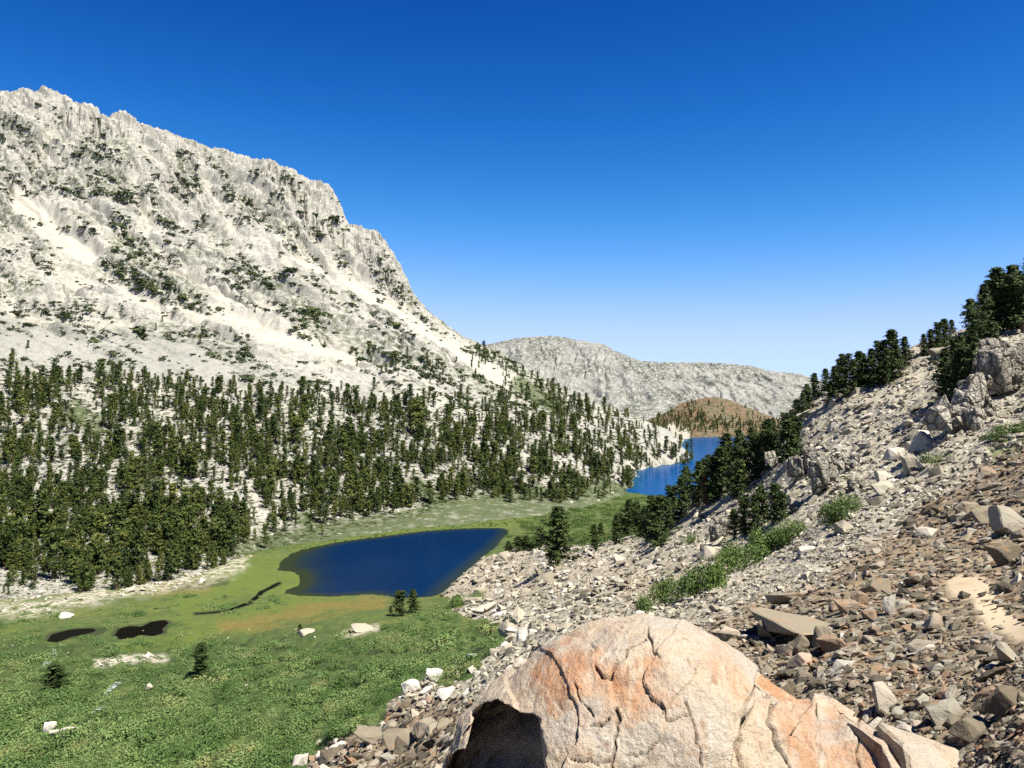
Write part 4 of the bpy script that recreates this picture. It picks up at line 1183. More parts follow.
# ------------------------------------------------------------------ the big boulder in front
def big_boulder():
    m, nt, b = M('rusty_granite'); g = G(nt); p = g.pos()
    n1 = g.noise(p, .9, 5, .6, .4); n2 = g.noise(p, 5, 5, .7); n3 = g.noise(p, 28, 4, .75); st = g.noise(g.map(p, (2.2, .7, .7)), 1.6, 5, .65, .8)
    base = g.mix(g.ramp(n2, [(.3, 0.), (.7, 1.)]), (.41, .355, .27), (.33, .25, .17))
    rust = g.math('MULTIPLY', g.attr('rust'), g.ramp(st, [(.34, 0.), (.58, .95)]))
    base = g.mix(rust, base, g.mix(n2, (.37, .20, .10), (.27, .13, .065)))
    base = g.mix(g.math('MULTIPLY', g.ramp(n1, [(.50, 0.), (.60, 1.)]), .55), base, (.30, .285, .245))
    base = g.mix(g.math('MULTIPLY', g.ramp(st, [(.60, 0.), (.72, 1.)]), .7), base, (.39, .365, .315))
    fl = g.noise(g.map(p, (5, 1.6, 1.6), (0, .5, .3)), 2.2, 5, .7)
    base = g.mix(g.math('MULTIPLY', g.ramp(fl, [(.58, 0.), (.66, 1.)]), .6), base, (.17, .085, .045))
    base = g.mix(g.math('MULTIPLY', g.attr('vein'), g.ramp(n2, [(.3, .25), (.6, .8)])), base, (.42, .38, .32))
    base = g.mix(g.math('MULTIPLY', g.ramp(n3, [(.52, 0.), (.66, 1.)]), .5), base, (.14, .11, .08))
    base = g.mix(g.math('MULTIPLY', g.attr('crack'), .8), base, (.07, .05, .035))
    nt.links.new(base, b.inputs['Base Color'])
    g.bump(g.math('ADD', n2, g.math('MULTIPLY', n3, 1.0)), .8, .055, b)
    pxs = np.arange(418, 905, .9)
    sil = np.array(BOULDER_SIL[:17], float)
    top = np.interp(pxs, [405, 425, 443, 460, 490, 520, 560, 610, 650, 690, 720, 760, 790, 820, 850, 872, 880, 886, 892, 906],
                    [905, 830, 768, 730, 699, 674, 645, 625, 617, 626, 640, 662, 689, 705, 708, 719, 750, 800, 850, 905])
    n = 330
    th = np.linspace(0, math.pi, n)
    PX, TH = np.meshgrid(pxs, th)
    Yc = 10.0; zb = 63.6
    ztop = EYE - (np.broadcast_to(top, PX.shape) - HOR) / F * Yc - .05
    Hh = np.maximum(ztop - zb, .02)
    xs = (PX - 512) / F * Yc
    D = 2.1 * np.clip(Hh / 3.0, .05, 1.1) ** .6
    cs, sn = np.cos(TH), np.sin(TH)
    Y = Yc - D * np.sign(cs) * np.abs(cs) ** .85
    z = zb + Hh * np.abs(sn) ** .72
    x = xs + 0 * Y
    sh = x.shape
    V = np.stack([x.ravel(), Y.ravel(), z.ravel()], 1)
    V += np.stack([.0 * V[:, 0], .10 * noise3(V, .8, 5), .0 * V[:, 0]], 1)
    def normals(V):
        P = V.reshape(sh + (3,))
        a = np.gradient(P, axis=1); c = np.gradient(P, axis=0)
        nn = np.cross(a, c); nn /= np.linalg.norm(nn, axis=2)[..., None] + 1e-9
        return nn.reshape(-1, 3)
    N0 = normals(V)
    if N0[(n // 4) * sh[1] + sh[1] // 2, 1] > 0: N0 = -N0
    px, py = to_px(V[:, 0], V[:, 1], V[:, 2])
    front = (TH.ravel() < 1.75).astype(float)
    wx = 3.0 * noise2(px / 14, py / 14, 3) ; wy = 3.0 * noise2(px / 14, py / 14, 4)
    qx, qy = px + wx, py + wy
    d = np.zeros(len(V)); crack = np.zeros(len(V))
    CR = [([(646, 641), (627, 651), (620, 661), (609, 675), (603, 677), (595, 670)], 2.2, .12), ([(615, 704), (618, 719), (615, 738), (612, 790)], 1.8, .10),
          ([(764, 660), (761, 682), (750, 710), (745, 722), (738, 747), (734, 790)], 3.4, .20), ([(777, 686), (769, 722), (774, 740), (792, 775)], 2.2, .14),
          ([(816, 700), (820, 729), (823, 750), (825, 790)], 2.8, .16), ([(860, 712), (858, 745), (862, 790)], 1.4, .06), ([(590, 724), (602, 726), (610, 718)], 1.8, .10), ([(662, 706), (668, 720), (690, 712)], 1.2, .05),
          ([(575, 685), (580, 700), (592, 714)], 1.2, .05), ([(686, 700), (696, 724), (700, 770)], 1.4, .06), ([(648, 628), (652, 648), (660, 660)], 1.4, .05), ([(571, 761), (600, 764), (640, 752)], 1.5, .06)]
    for pts, w, dep in CR:
        q = segdist(qx, qy, pts)
        d -= dep * sstep(w, 0, q) * front
        crack = np.maximum(crack, sstep(w * .75, w * .2, q) * front)
    # steps where slabs have come away: the side below / right of a line sits deeper
    def step(pts, wide, dep):
        q = segdist(qx, qy, pts); P = np.array(pts)
        xx = np.interp(qy, P[:, 1], P[:, 0])
        side = sstep(-1.5, 1.5, qx - xx) * sstep(P[0, 1] - 6, P[0, 1] + 8, qy)
        return -dep * side * sstep(wide, 0, qx - xx)
    d += step([(764, 660), (750, 710), (738, 747), (734, 800)], 60, .16) * front
    d += step([(816, 700), (820, 729), (825, 800)], 60, .18) * front
    d += step([(609, 675), (615, 704), (618, 719), (612, 800)], 90, .07) * front
    d += (.035 * noise3(V, 2.2, 21) + .012 * noise3(V, 6, 24) + .008 * noise3(V, 15, 27) + .006 * noise3(V, 34, 31))
    # planar flakes
    rs = np.random.default_rng(5)
    K = 26; kx_ = rs.uniform(440, 900, K); ky_ = rs.uniform(615, 800, K); kt = rs.normal(0, 1, (K, 3))
    ux_, uy_ = qx + 8 * noise2(px / 30, py / 30, 75), qy + 8 * noise2(px / 30, py / 30, 76)
    dist = np.stack([np.hypot((ux_ - a) * 1.25, uy_ - b_) for a, b_ in zip(kx_, ky_)], 1)
    kk = dist.argmin(1)
    d += (kt[kk, 0] * (ux_ - kx_[kk]) + kt[kk, 1] * (uy_ - ky_[kk])) / 60 * .045 + .022 * kt[kk, 2]
    V = V + N0 * d[:, None]
    # the hollow on the left
    CAVE = [(474, 712), (486, 706), (499, 702), (506, 708), (516, 711), (529, 712), (536, 717), (538, 729), (541, 748), (542, 775), (560, 860), (400, 860), (432, 790), (447, 757), (458, 752), (466, 752), (469, 744), (462, 738), (470, 726)]
    ca = sstep(1.2, -2.5, polysd(px + .6 * wx, py + .6 * wy, CAVE)) * front
    dep = 2.2 + .25 * noise3(V, 2.5, 61)
    V[:, 1] += ca * np.minimum(dep, np.maximum(2 * (Yc - V[:, 1]) + .9, .25))
    V[:, 2] += -.25 * ca
    vein = np.maximum(sstep(1.9, .5, segdist(qx, qy, [(543, 717), (560, 724), (581, 731), (600, 738), (640, 742), (690, 750), (745, 762)])),
                      .7 * sstep(1.5, .4, segdist(qx, qy, [(540, 680), (556, 705), (575, 728), (582, 732)])))
    rust = np.zeros(len(V))
    for pts, r, a in (([(545, 665), (560, 700), (575, 715)], 16, 1), ([(575, 650), (590, 690), (600, 705)], 16, 1), ([(612, 680), (625, 705), (650, 690)], 17, 1), ([(650, 665), (665, 700), (690, 735)], 10, .8),
                      ([(605, 640), (590, 660)], 10, .6), ([(720, 655), (735, 690)], 12, .6), ([(775, 672), (800, 700), (810, 750)], 10, .9), ([(835, 715), (845, 760)], 12, .8), ([(690, 720), (697, 755)], 8, .9), ([(775, 700), (812, 770)], 9, .8), ([(866, 720), (868, 770)], 10, .7)):
        rust = np.maximum(rust, a * sstep(9, -5, segdist(qx, qy, pts) - r + 6 * noise2(px / 9, py / 9, 71)))
    me = mesh_arrays('boulder', V, grid_faces(n, sh[1])[:, ::-1], True)
    attr(me, 'rust', np.clip(rust + .10, 0, 1) * (1 - ca)); attr(me, 'vein', vein * front * (1 - ca)); attr(me, 'crack', np.clip(crack + .0 * ca, 0, 1))
    o = put('boulder', me, m)
    o.data.shade_smooth()
    tag(o, 'huge rust streaked granite boulder with a black hollow, filling the bottom centre', 'boulder')
    # the low slab that continues it to the right
    V2, T2 = HIGH[4]
    me2 = HIGH_ME[4].copy()
    for a, val in (('rust', .22), ('vein', 0), ('crack', 0)): attr(me2, a, np.full(len(V2), val))
    me2.materials.clear(); me2.materials.append(m)
    for (px, py, w, h, ti, lab) in ((948, 775, 150, 62, .22, 'low cream slab with rusty cracks right of the huge boulder'), (884, 770, 30, 66, .1, 'narrow rusty block wedged against the huge boulder')):
        Y = 9.2; W = w / F * Y / 2; H = h / F * Y / 2
        e = np.abs(V2).max(0)
        o = bpy.data.objects.new('boulder', me2); C.objects.link(o)
        o.location = ((px - 512) / F * Y, Y, EYE - (py - HOR) / F * Y)
        o.scale = (W / e[0], .8 / e[1], H / e[2]); o.rotation_euler = (.1, ti, .15)
        tag(o, lab, 'boulder')
big_boulder()

# ------------------------------------------------------------------ trees
def tube(pts, rad, k=6):
    V, Fq = [], []
    pts = np.array(pts)
    for i, (p, r) in enumerate(zip(pts, rad)):
        for j in range(k):
            a = 6.283 * j / k
            V.append((p[0] + r * math.cos(a), p[1] + r * math.sin(a), p[2]))
    for i in range(len(pts) - 1):
        for j in range(k):
            Fq.append((i * k + j, i * k + (j + 1) % k, (i + 1) * k + (j + 1) % k, (i + 1) * k + j))
    return np.array(V), np.array(Fq)

def leaf_quads(cent, size, r, aspect=.55, upbias=0.0, nrm=None, w=1.1):
    """one small randomly turned quad per centre"""
    n = len(cent)
    a = r.normal(size=(n, 3)); a[:, 2] += upbias
    if nrm is not None:
        q = r.normal(size=(n, 3)) * .62 + nrm * w; q /= np.linalg.norm(q, axis=1)[:, None]
        a -= (a * q).sum(1)[:, None] * q
    a /= np.linalg.norm(a, axis=1)[:, None]
    b = r.normal(size=(n, 3)) if nrm is None else np.cross(q, a)
    b -= (a * b).sum(1)[:, None] * a; b /= np.linalg.norm(b, axis=1)[:, None]
    s = (size * r.uniform(.6, 1.3, n))[:, None]
    q = np.stack([cent - a * s - b * s * aspect * .6, cent - a * s * .1 + b * -s * aspect, cent + a * s, cent + b * s * aspect], 1)
    return q.reshape(-1, 3), np.arange(4 * n).reshape(n, 4)

def make_pine(seed, nb, tufts, quads, leaf, R=.2, low=.12, shape=0, bare=0.0):
    """a unit-height pine: trunk (V,F), crown (V,F,tint). shape 0 spire, 1 broad, 2 ragged and flat-topped, 3 forked"""
    r = np.random.default_rng(seed)
    lean = r.normal(0, .03, 2)
    def axis(t): return np.stack([lean[0] * t + .012 * np.sin(5 * t + seed), lean[1] * t + .012 * np.cos(4 * t + seed), t], -1)
    ts = np.linspace(0, .95, 8)
    tv = tube(axis(ts), .020 * (1 - ts) ** .8 + .003, 6)
    limbs_V, limbs_F, off = [tv[0]], [tv[1]], len(tv[0])
    cs, tn = [], []
    top2 = r.uniform(-.5, .5, 2)
    lob = r.uniform(0, 6.283, 4)
    for i in range(nb):
        t = low + (1 - low) * ((i + r.uniform(0, 1)) / nb) ** .92
        top = min(1., (1 - t) * 3.2 + .04)
        if shape == 0: rad = R * 1.15 * (1 - t) ** .85 + .010
        elif shape == 1: rad = R * (1 - t ** 1.7) * .98 + .010
        elif shape == 2: rad = R * (1 - t) ** .62 * (.92 + .34 * math.sin(11 * t + lob[0])) + .010
        else: rad = R * (1 - t) ** .6 * .95 + .010
        az = i * 2.39996 + r.normal(0, .5)
        rad *= (.78 + .28 * math.cos(az - lob[1]) * math.sin(6 * t + lob[2])) * r.uniform(.6, 1.18)
        u = np.linspace(.30, 1, tufts) * rad
        rise = r.uniform(.25, .95) if t > .5 else r.uniform(-.15, .4)
        b0 = axis(np.array([t]))[0]
        if shape == 3 and t > .5: b0 = b0 + np.array([top2[0], top2[1], 0]) * .16 * (t - .5) * (1 if i % 2 else -1) * 2
        tip = b0 + np.array([math.cos(az) * rad, math.sin(az) * rad, rise * rad])
        tint = r.normal(.42, .16)
        for q in u / max(rad, 1e-6):
            c = b0 + (tip - b0) * q
            cs.append(c + r.normal(0, leaf * .95, (quads, 3)) * [1, 1, .62]); tn.append(np.full(quads, tint + r.normal(0, .10)))
        if i % 3 == 0 and nb > 40:
            lv, lf = tube([b0, b0 + (tip - b0) * .8], [.007, .002], 4)
            limbs_V.append(lv); limbs_F.append(lf + off); off += len(lv)
    cs = np.concatenate(cs); tn = np.concatenate(tn)
    cs[:, 2] = np.minimum(cs[:, 2], 1.0)
    ax = axis(np.clip(cs[:, 2], 0, 1))
    nr = cs - ax; nr[:, 2] = 0; nr /= np.linalg.norm(nr, axis=1)[:, None] + .02
    nr[:, 2] = .55
    Vq, Fq = leaf_quads(cs, leaf, r, .5, 0, nr, 1.0)
    return (np.concatenate(limbs_V), np.concatenate(limbs_F)), (Vq, Fq, np.repeat(tn, 4))

NEARP = [make_pine(11 + i, 84, 5, 9, .023, R=(.25, .31, .28, .28, .24, .34)[i % 6], low=(.03, .05, .08)[i % 3], shape=(0, 1, 2, 3, 0, 1)[i % 6]) for i in range(9)]
FORP = [make_pine(51 + i, 30, 3, 7, .036, R=(.22, .25, .23, .20, .28, .24)[i % 6], low=(.10, .05, .16)[i % 3], shape=(0, 2, 0, 3, 1, 0)[i % 6]) for i in range(10)]
NEAR_ME = []
for t_, c_ in NEARP:
    a = mesh_arrays('trunk', *t_, smooth=True); a.materials.append(MAT_BARK)
    b_ = mesh_arrays('crown', c_[0], c_[1]); attr(b_, 'tint', c_[2]); b_.materials.append(MAT_PINE)
    NEAR_ME.append((a, b_))
FOR_ME = []
def one_mesh(t_, c_, name, mats):
    V = np.concatenate([t_[0], c_[0]]); Fq = np.concatenate([t_[1], c_[1] + len(t_[0])])
    me = mesh_arrays(name, V, Fq); attr(me, 'tint', np.concatenate([np.full(len(t_[0]), .3), c_[2]]))
    for m_ in mats: me.materials.append(m_)
    me.polygons.foreach_set('material_index', np.concatenate([np.zeros(len(t_[1]), np.int32), np.ones(len(c_[1]), np.int32)]))
    return me
for t_, c_ in FORP: FOR_ME.append(one_mesh(t_, c_, 'pine_tree', (MAT_BARK, MAT_FOREST)))

def near_tree(p, h, k, label, group=None, wide=1.0, tn=0.0, mat=None):
    e = bpy.data.objects.new('pine_tree', None)
    e.empty_display_size = .5
    C.objects.link(e)
    e.location = (p[0], p[1], p[2] - .02 * h); e.scale = (h * wide, h * wide, h); e.rotation_euler = (0, 0, (k * 1.7) % 6.28)
    tag(e, label, 'tree', group)
    for me, nm in zip(NEAR_ME[k % len(NEAR_ME)], ('trunk', 'crown')):
        o = bpy.data.objects.new(nm, me); C.objects.link(o); o.parent = e
        if nm == 'crown':
            o['tint'] = float(tn)
            if mat:
                o.material_slots[0].link = 'OBJECT'; o.material_slots[0].material = mat
    return e

TREES = [  # px, base py, height px, prototype, width factor, label, group
    (560, 564, 58, 1, 1.25, 'broad dark pine standing alone on the scree above the lake', None),
    (541, 545, 22, 5, 1.5, 'low bushy pine at the far end of the scree by the lake', None),
    (527, 541, 14, 1, 1.8, 'shrubby pine at the lake outlet left of the low bushy pine', None),
    (595, 551, 27, 4, 1.0, 'small narrow pine right of the lone broad pine', None),
    (601, 530, 18, 0, 1.2, 'little pine behind the small narrow pine', None),
    (617, 544, 30, 0, .9, 'slim pine left of the large dark pine on the scree', None),
    (656, 549, 54, 3, 1.05, 'large dark pine with a black shadow at the top of the scree', None),
    (668, 538, 40, 1, 1.0, None, 1), (646, 542, 36, 5, 1.0, None, 1), (630, 525, 36, 1, 1.05, None, 1), (640, 520, 32, 2, 1.1, None, 1), (620, 522, 24, 5, 1.2, None, 1),
    (672, 525, 40, 3, 1.0, None, 1), (682, 518, 40, 0, 1.0, None, 1), (660, 512, 26, 1, 1.1, None, 1),
    (690, 504, 38, 2, 1.0, None, 2), (700, 507, 46, 1, .9, None, 2), (712, 502, 48, 3, .9, None, 2), (722, 497, 50, 0, 1.1, None, 2), (735, 494, 46, 1, .9, None, 2), (746, 486, 50, 2, 1.0, None, 2),
    (740, 503, 44, 5, .9, None, 2), (728, 482, 48, 4, 1.2, None, 2), (718, 474, 28, 1, 1., None, 2), (704, 488, 30, 5, .9, None, 2), (757, 476, 44, 3, 1.0, None, 2), (766, 472, 42, 0, 1.2, None, 2),
    (752, 457, 30, 1, 1., None, 2), (776, 462, 40, 2, 1., None, 2), (768, 450, 30, 4, 1.2, None, 2), (789, 466, 46, 0, 1.25, 'tallest pine of the slope clump, highest on its right', None), (797, 456, 34, 3, 1., None, 2), (728, 470, 24, 8, 1.1, None, 2), (740, 470, 40, 8, 1., None, 2),
    (734, 538, 30, 5, 1., None, 3), (744, 536, 38, 3, .9, None, 3), (755, 531, 36, 1, .9, None, 3), (765, 526, 40, 2, 1., None, 3), (776, 523, 40, 0, 1.2, None, 3), (783, 518, 26, 5, 1.1, None, 3),
    (771, 446, 26, 1, 1., None, 4), (785, 441, 28, 3, 1., None, 4), (797, 424, 24, 0, 1.2, None, 4), (803, 420, 26, 1, .9, None, 4), (810, 410, 26, 2, 1., None, 4), (815, 398, 25, 4, 1.2, None, 4), (826, 393, 24, 0, 1.1, None, 4), (792, 435, 24, 8, 1., None, 4),
    (845, 398, 44, 3, .9, None, 5), (835, 400, 34, 1, .9, None, 5), (853, 394, 34, 5, .9, None, 5), (860, 389, 38, 0, 1.1, None, 5), (867, 385, 32, 2, .9, None, 5), (830, 406, 24, 5, .9, None, 5), (840, 392, 32, 8, 1., None, 5),
    (893, 380, 50, 0, 1.05, 'tallest pine of the middle skyline group', None), (880, 385, 44, 3, .9, None, 6), (872, 388, 38, 1, .9, None, 6), (886, 386, 38, 5, .8, None, 6), (905, 363, 26, 4, 1.2, None, 6), (899, 372, 30, 2, .9, None, 6),
    (938, 349, 27, 3, 1., None, 7), (945, 347, 28, 0, 1.2, None, 7), (931, 353, 23, 4, 1.2, None, 7), (952, 328, 14, 0, 1.4, None, 7), (924, 357, 22, 0, .9, None, 7),
    (999, 332, 64, 0, 1.1, 'tallest spire of the pine clump on the upper right skyline', None), (1023, 332, 68, 2, 1.0, 'tall pine cut by the right edge on the skyline', None),
    (985, 340, 56, 1, .8, None, 8), (991, 330, 50, 3, .9, None, 8), (1009, 332, 54, 5, .75, None, 8), (1016, 328, 54, 4, 1.1, None, 8), (977, 350, 52, 2, .9, None, 8), (983, 352, 40, 5, .8, None, 8), (1004, 318, 44, 8, .9, None, 8), (1034, 320, 70, 1, .9, None, 8), (1050, 310, 70, 3, .9, None, 8),
    (958, 410, 62, 5, .8, None, 9), (974, 404, 74, 1, .7, None, 9), (984, 388, 66, 3, .8, None, 9), (946, 402, 50, 1, .9, None, 9), (968, 386, 50, 2, .9, None, 9), (993, 372, 50, 5, .8, None, 9), (944, 388, 28, 5, 1., None, 9), (978, 372, 50, 0, 1.2, None, 9), (956, 392, 54, 8, .9, None, 9),
    (401, 616, 26, 3, 1.25, 'left twin of two small pines on the lake shore', None), (414, 613, 24, 1, 1.1, 'right twin of two small pines on the lake shore', None),
    (56, 690, 28, 5, 1.7, 'round dark pine in the willow thicket at far left', None), (203, 682, 38, 2, 1.15, 'ragged pine in the middle of the willow thicket', None), (300, 634, 10, 0, 1.4, 'tiny conifer beside the low pale boulder in the meadow', None),
    (519, 541, 15, 5, 1.9, 'low shrubby pine at the corner of the dark lake', None), (509, 545, 11, 1, 1.9, 'small shrubby pine at the scree tip on the dark lake', None),
    (391, 614, 8, 1, 1.2, 'tiny conifer left of the twin shore pines', None),
]
GRP = {1: ('dark pine in the row crowning the scree below the far lake', 'pines crowning the scree'), 2: ('dark pine in the dense slope clump right of the far lake', 'pines of the slope clump'),
       3: ('dark pine in the short row above the green shrub strip', 'pines above the shrub strip'), 4: ('small pine stepping up the ridge line right of the red hill', 'pines stepping up the ridge'),
       5: ('dark pine in the lower skyline group on the right slope', 'lower skyline pines'), 6: ('dark pine beside the tallest of the middle skyline group', 'middle skyline pines'),
       7: ('tiny skyline pine in the gap between the two big clumps', 'tiny skyline pines'), 8: ('dark pine in the upper right skyline clump', 'upper right skyline pines'),
       9: ('dark pine in the black clump above the pale outcrops', 'pines above the pale outcrops')}
for i, (px, py, h, k, w, lab, gq) in enumerate(TREES):
    p = SN.hit(px, py)
    if p is None: continue
    if gq: lab = GRP[gq][0]
    near_tree(p, h / F * p[1], k, lab, GRP[gq][1] if gq else None, w * 1.3, float(rng.normal(-.05, .06)))
p = SN.hit(706, 506); near_tree(p, 36 / F * p[1], 4, 'dead russet brown pine in the slope clump by the far lake', None, 1.0, 0.1, MAT_RUSTTREE)

def snag(px, py, hpx, label):
    p = SN.hit(px, py); h = hpx / F * p[1]
    V, Fq = tube([(0, 0, 0), (.03 * h, 0, .4 * h), (.02 * h, .02 * h, .75 * h), (.06 * h, .02 * h, h)], [.035 * h, .028 * h, .018 * h, .004 * h])
    Vs, Fs, off = [V], [Fq], len(V)
    for q in range(7):
        t = .3 + .09 * q; a = q * 2.4; L = .16 * h * (1.1 - t)
        v, f = tube([(.02 * h, 0, t * h), (.02 * h + L * math.cos(a), L * math.sin(a), t * h + L * .6)], [.008 * h, .002 * h], 4)
        Vs.append(v); Fs.append(f + off); off += len(v)
    me = mesh_arrays('dead_tree', np.concatenate(Vs), np.concatenate(Fs), True)
    o = put('dead_tree', me, MAT_SNAG); o.location = (p[0], p[1], p[2] - .1)
    tag(o, label, 'tree')
snag(926, 356, 24, 'bare grey snag on the skyline left of the tiny pines')
snag(968, 322, 16, 'bare grey snag beside the upper right skyline clump')
snag(617, 526, 26, 'bare pale snag between pines at the scree top')
snag(549, 540, 14, 'bare pale snag beside the lone broad pine')

TOEPY = lambda px: np.interp(px, [-320, 0, 100, 200, 245, 280, 350, 420, 470, 500, 560, 600, 630, 640], [618, 606, 596, 579, 562, 551, 536, 520, 502, 505, 505, 501, 494, 478])
TLPY = lambda px: np.interp(px, [-320, 0, 60, 120, 200, 260, 340, 400, 440, 480, 520, 560, 600, 640, 690], [350, 365, 372, 372, 384, 390, 393, 398, 396, 392, 388, 392, 402, 414, 436])

# ------------------------------------------------------------------ boulders on the far bench and at its foot
bx_, by_ = scatter_px(2600, lambda a, b: sstep(0, 10, b - TLPY(a)) * sstep(-3, 3, TOEPY(a) - b) * (.25 + .75 * sstep(26, 4, TOEPY(a) - b) * (a < 260)), -60, 640, 370, 612)
BH = SM.many(bx_, by_); k_ = ~np.isnan(BH[:, 0]); BH = BH[k_]; nB = len(BH)
bs = 2.0 / F * BH[:, 1] * np.exp(rng.normal(0, .45, nB)) * .75
V, T, tt = bake(LOW, rng.integers(0, len(LOW), nB), BH, rot_mats(rng.uniform(0, 6.28, nB), np.abs(rng.normal(0, .3, nB)), rng.uniform(0, 6.28, nB)), bs[:, None] * np.exp(rng.normal(0, .15, (nB, 3))), rng.uniform(.3, 1, nB))
me = mesh_arrays('boulder_field', V, T); attr(me, 'tint', tt)
tag(put('boulder_field', me, MAT_PALE), 'pale boulders strewn under the forest below the white peak', 'boulder field', kind='stuff')

# ------------------------------------------------------------------ forest across the lake
def forest_d(px, py):
    band = sstep(-4, 12, py - TLPY(px)) * sstep(-1, 8, TOEPY(px) - py)
    h = SM.many(px, py); x = np.nan_to_num(h[:, 0]); Y = np.nan_to_num(h[:, 1], nan=500)
    n = fbm(x / 38, Y / 38, 3, 101); n2 = fbm(x / 90, Y / 90, 2, 102)
    dens = np.interp(px, [0, 200, 300, 420, 520, 640], [.62, .66, .70, .92, 1., .95]) * (.10 + .90 * sstep(-.26, .10, n + .45 * n2))
    ta, ve, gr = mass_masks(px, py, x, Y)
    bare = np.maximum.reduce([sstep(4, -2, segdist(px, py, q) - r) for q, r in (([(120, 470), (145, 455)], 8), ([(160, 492), (180, 485)], 9), ([(205, 515), (230, 545)], 5), ([(190, 440), (215, 450)], 7), ([(285, 490), (300, 500)], 7), ([(430, 480), (450, 470)], 5), ([(340, 425), (350, 430)], 6))])
    d = band * dens * (1 - gr * np.interp(px, [430, 480], [.9, .25])) * (1 - .8 * bare)
    ridge = 1.2 * sstep(12, 0, segdist(px, py, [(486, 352), (540, 378), (600, 402), (670, 430)]) - 7) * (py > np.interp(px, CREST_PX, CREST_PY) + 4)
    mid = .5 * sstep(8, 0, segdist(px, py, [(360, 362), (430, 372), (500, 385), (580, 402)]) - 8)
    sp = .018 * (py > 280) * (py < TOEPY(px))
    return np.maximum.reduce([d, ridge * sstep(-.3, .1, n), mid * sstep(-.1, .2, n), sp * sstep(0, .2, n)])
fpx, fpy = scatter_px(5900, forest_d, -60, 692, 280, 606)
FH = SM.many(fpx, fpy)
ok = ~np.isnan(FH[:, 0]); FH = FH[ok]; fpx = fpx[ok]; fpy = fpy[ok]
hpx_m = np.interp(FH[:, 1], [260, 400, 600, 900, 1300], [8.0, 8.4, 9.2, 10.0, 10.5])
fh = hpx_m * np.exp(rng.normal(-.03, .34, len(FH))) * np.where(fpy < TLPY(fpx), .75, 1)
screen = fh / FH[:, 1] * ((fpx > 4) & (fpx < 690))
order = np.argsort(-screen)
N_TREE_THINGS = 205
ind = np.zeros(len(FH), bool); ind[order[:N_TREE_THINGS]] = True
fk = rng.integers(0, len(FORP), len(FH)); fy = rng.uniform(0, 6.28, len(FH)); fw = rng.uniform(.85, 1.55, len(FH)); ft = rng.normal(-.01, .19, len(FH))
def for_label(px, py):
    a = 'at the left end of the forest' if px < 120 else 'in the forest left of the dark lake' if px < 280 else 'in the forest behind the dark lake' if px < 500 else 'in the forest between the two lakes'
    b = 'on the shore edge' if py > TOEPY(px) - 16 else 'in the lower ranks' if py > TOEPY(px) - 60 else 'in the upper ranks'
    return b + ' ' + a
for i in np.where(ind)[0]:
    o = bpy.data.objects.new('pine_tree', FOR_ME[fk[i]]); C.objects.link(o)
    o.location = (FH[i, 0], FH[i, 1], FH[i, 2] - .3); h = fh[i]; o.scale = (h * fw[i], h * fw[i], h); o.rotation_euler = (0, 0, fy[i]); o['tint'] = float(ft[i])
    w = for_label(fpx[i], fpy[i])
    c = 'yellow green' if ft[i] > .1 else 'very dark' if ft[i] < -.1 else 'dark green'
    s_ = 'tall ' if h > 11.5 else 'short ' if h < 8 else ''
    tag(o, f'{s_}{c} pine {w}', 'tree', f'{s_}{c} pines {w}')
rest = np.where(~ind)[0]
S_ = np.stack([fh * fw, fh * fw, fh], 1)
def bake_trees(name, idx, mats, protos, label, cat):
    Rm = rot_mats(fy[idx], np.zeros(len(idx)), np.zeros(len(idx)))
    L = FH[idx] - [0, 0, .3]
    V1, F1, T1 = bake([p_[0] + (np.zeros(len(p_[0][0])),) for p_ in protos], fk[idx], L, Rm, S_[idx], np.full(len(idx), .3))
    V2, F2, T2 = bake([p_[1] for p_ in protos], fk[idx], L, Rm, S_[idx], ft[idx])
    me = mesh_arrays(name, np.concatenate([V1, V2]), np.concatenate([F1, F2 + len(V1)]))
    attr(me, 'tint', np.concatenate([T1, T2]))
    for m_ in mats: me.materials.append(m_)
    me.polygons.foreach_set('material_index', np.concatenate([np.zeros(len(F1), np.int32), np.ones(len(F2), np.int32)]))
    tag(put(name, me, None), label, cat, kind='stuff')
bake_trees('forest', rest, (MAT_BARK, MAT_FOREST), FORP, 'dense pine forest climbing the bench below the white peak', 'forest')

# pines on the russet hill and round the far lake
SH = Survey(hill_h, 600, 830, 1440, 2150, 500, 1.0)
hx, hy = scatter_px(430, lambda a, b: sstep(440, 425, b) * (.12 + .88 * sstep(16, 3, segdist(a, b, [(655, 424), (690, 422), (740, 434), (790, 430)]))), 650, 800, 400, 437)
HH = SH.many(hx, hy); k_ = ~np.isnan(HH[:, 0]); HH = HH[k_]
nH = len(HH); hh = rng.uniform(6, 11.5, nH)
V2, F2, T2 = bake([p_[1] for p_ in FORP], rng.integers(0, len(FORP), nH), HH - [0, 0, .3], rot_mats(rng.uniform(0, 6, nH), np.zeros(nH), np.zeros(nH)), np.stack([hh * 1.3, hh * 1.3, hh], 1), rng.normal(-.05, .12, nH))
me = mesh_arrays('woodland', V2, F2); attr(me, 'tint', T2)
tag(put('woodland', me, MAT_FOREST), 'far off pine woodland dotting the russet hill', 'woodland', kind='stuff')

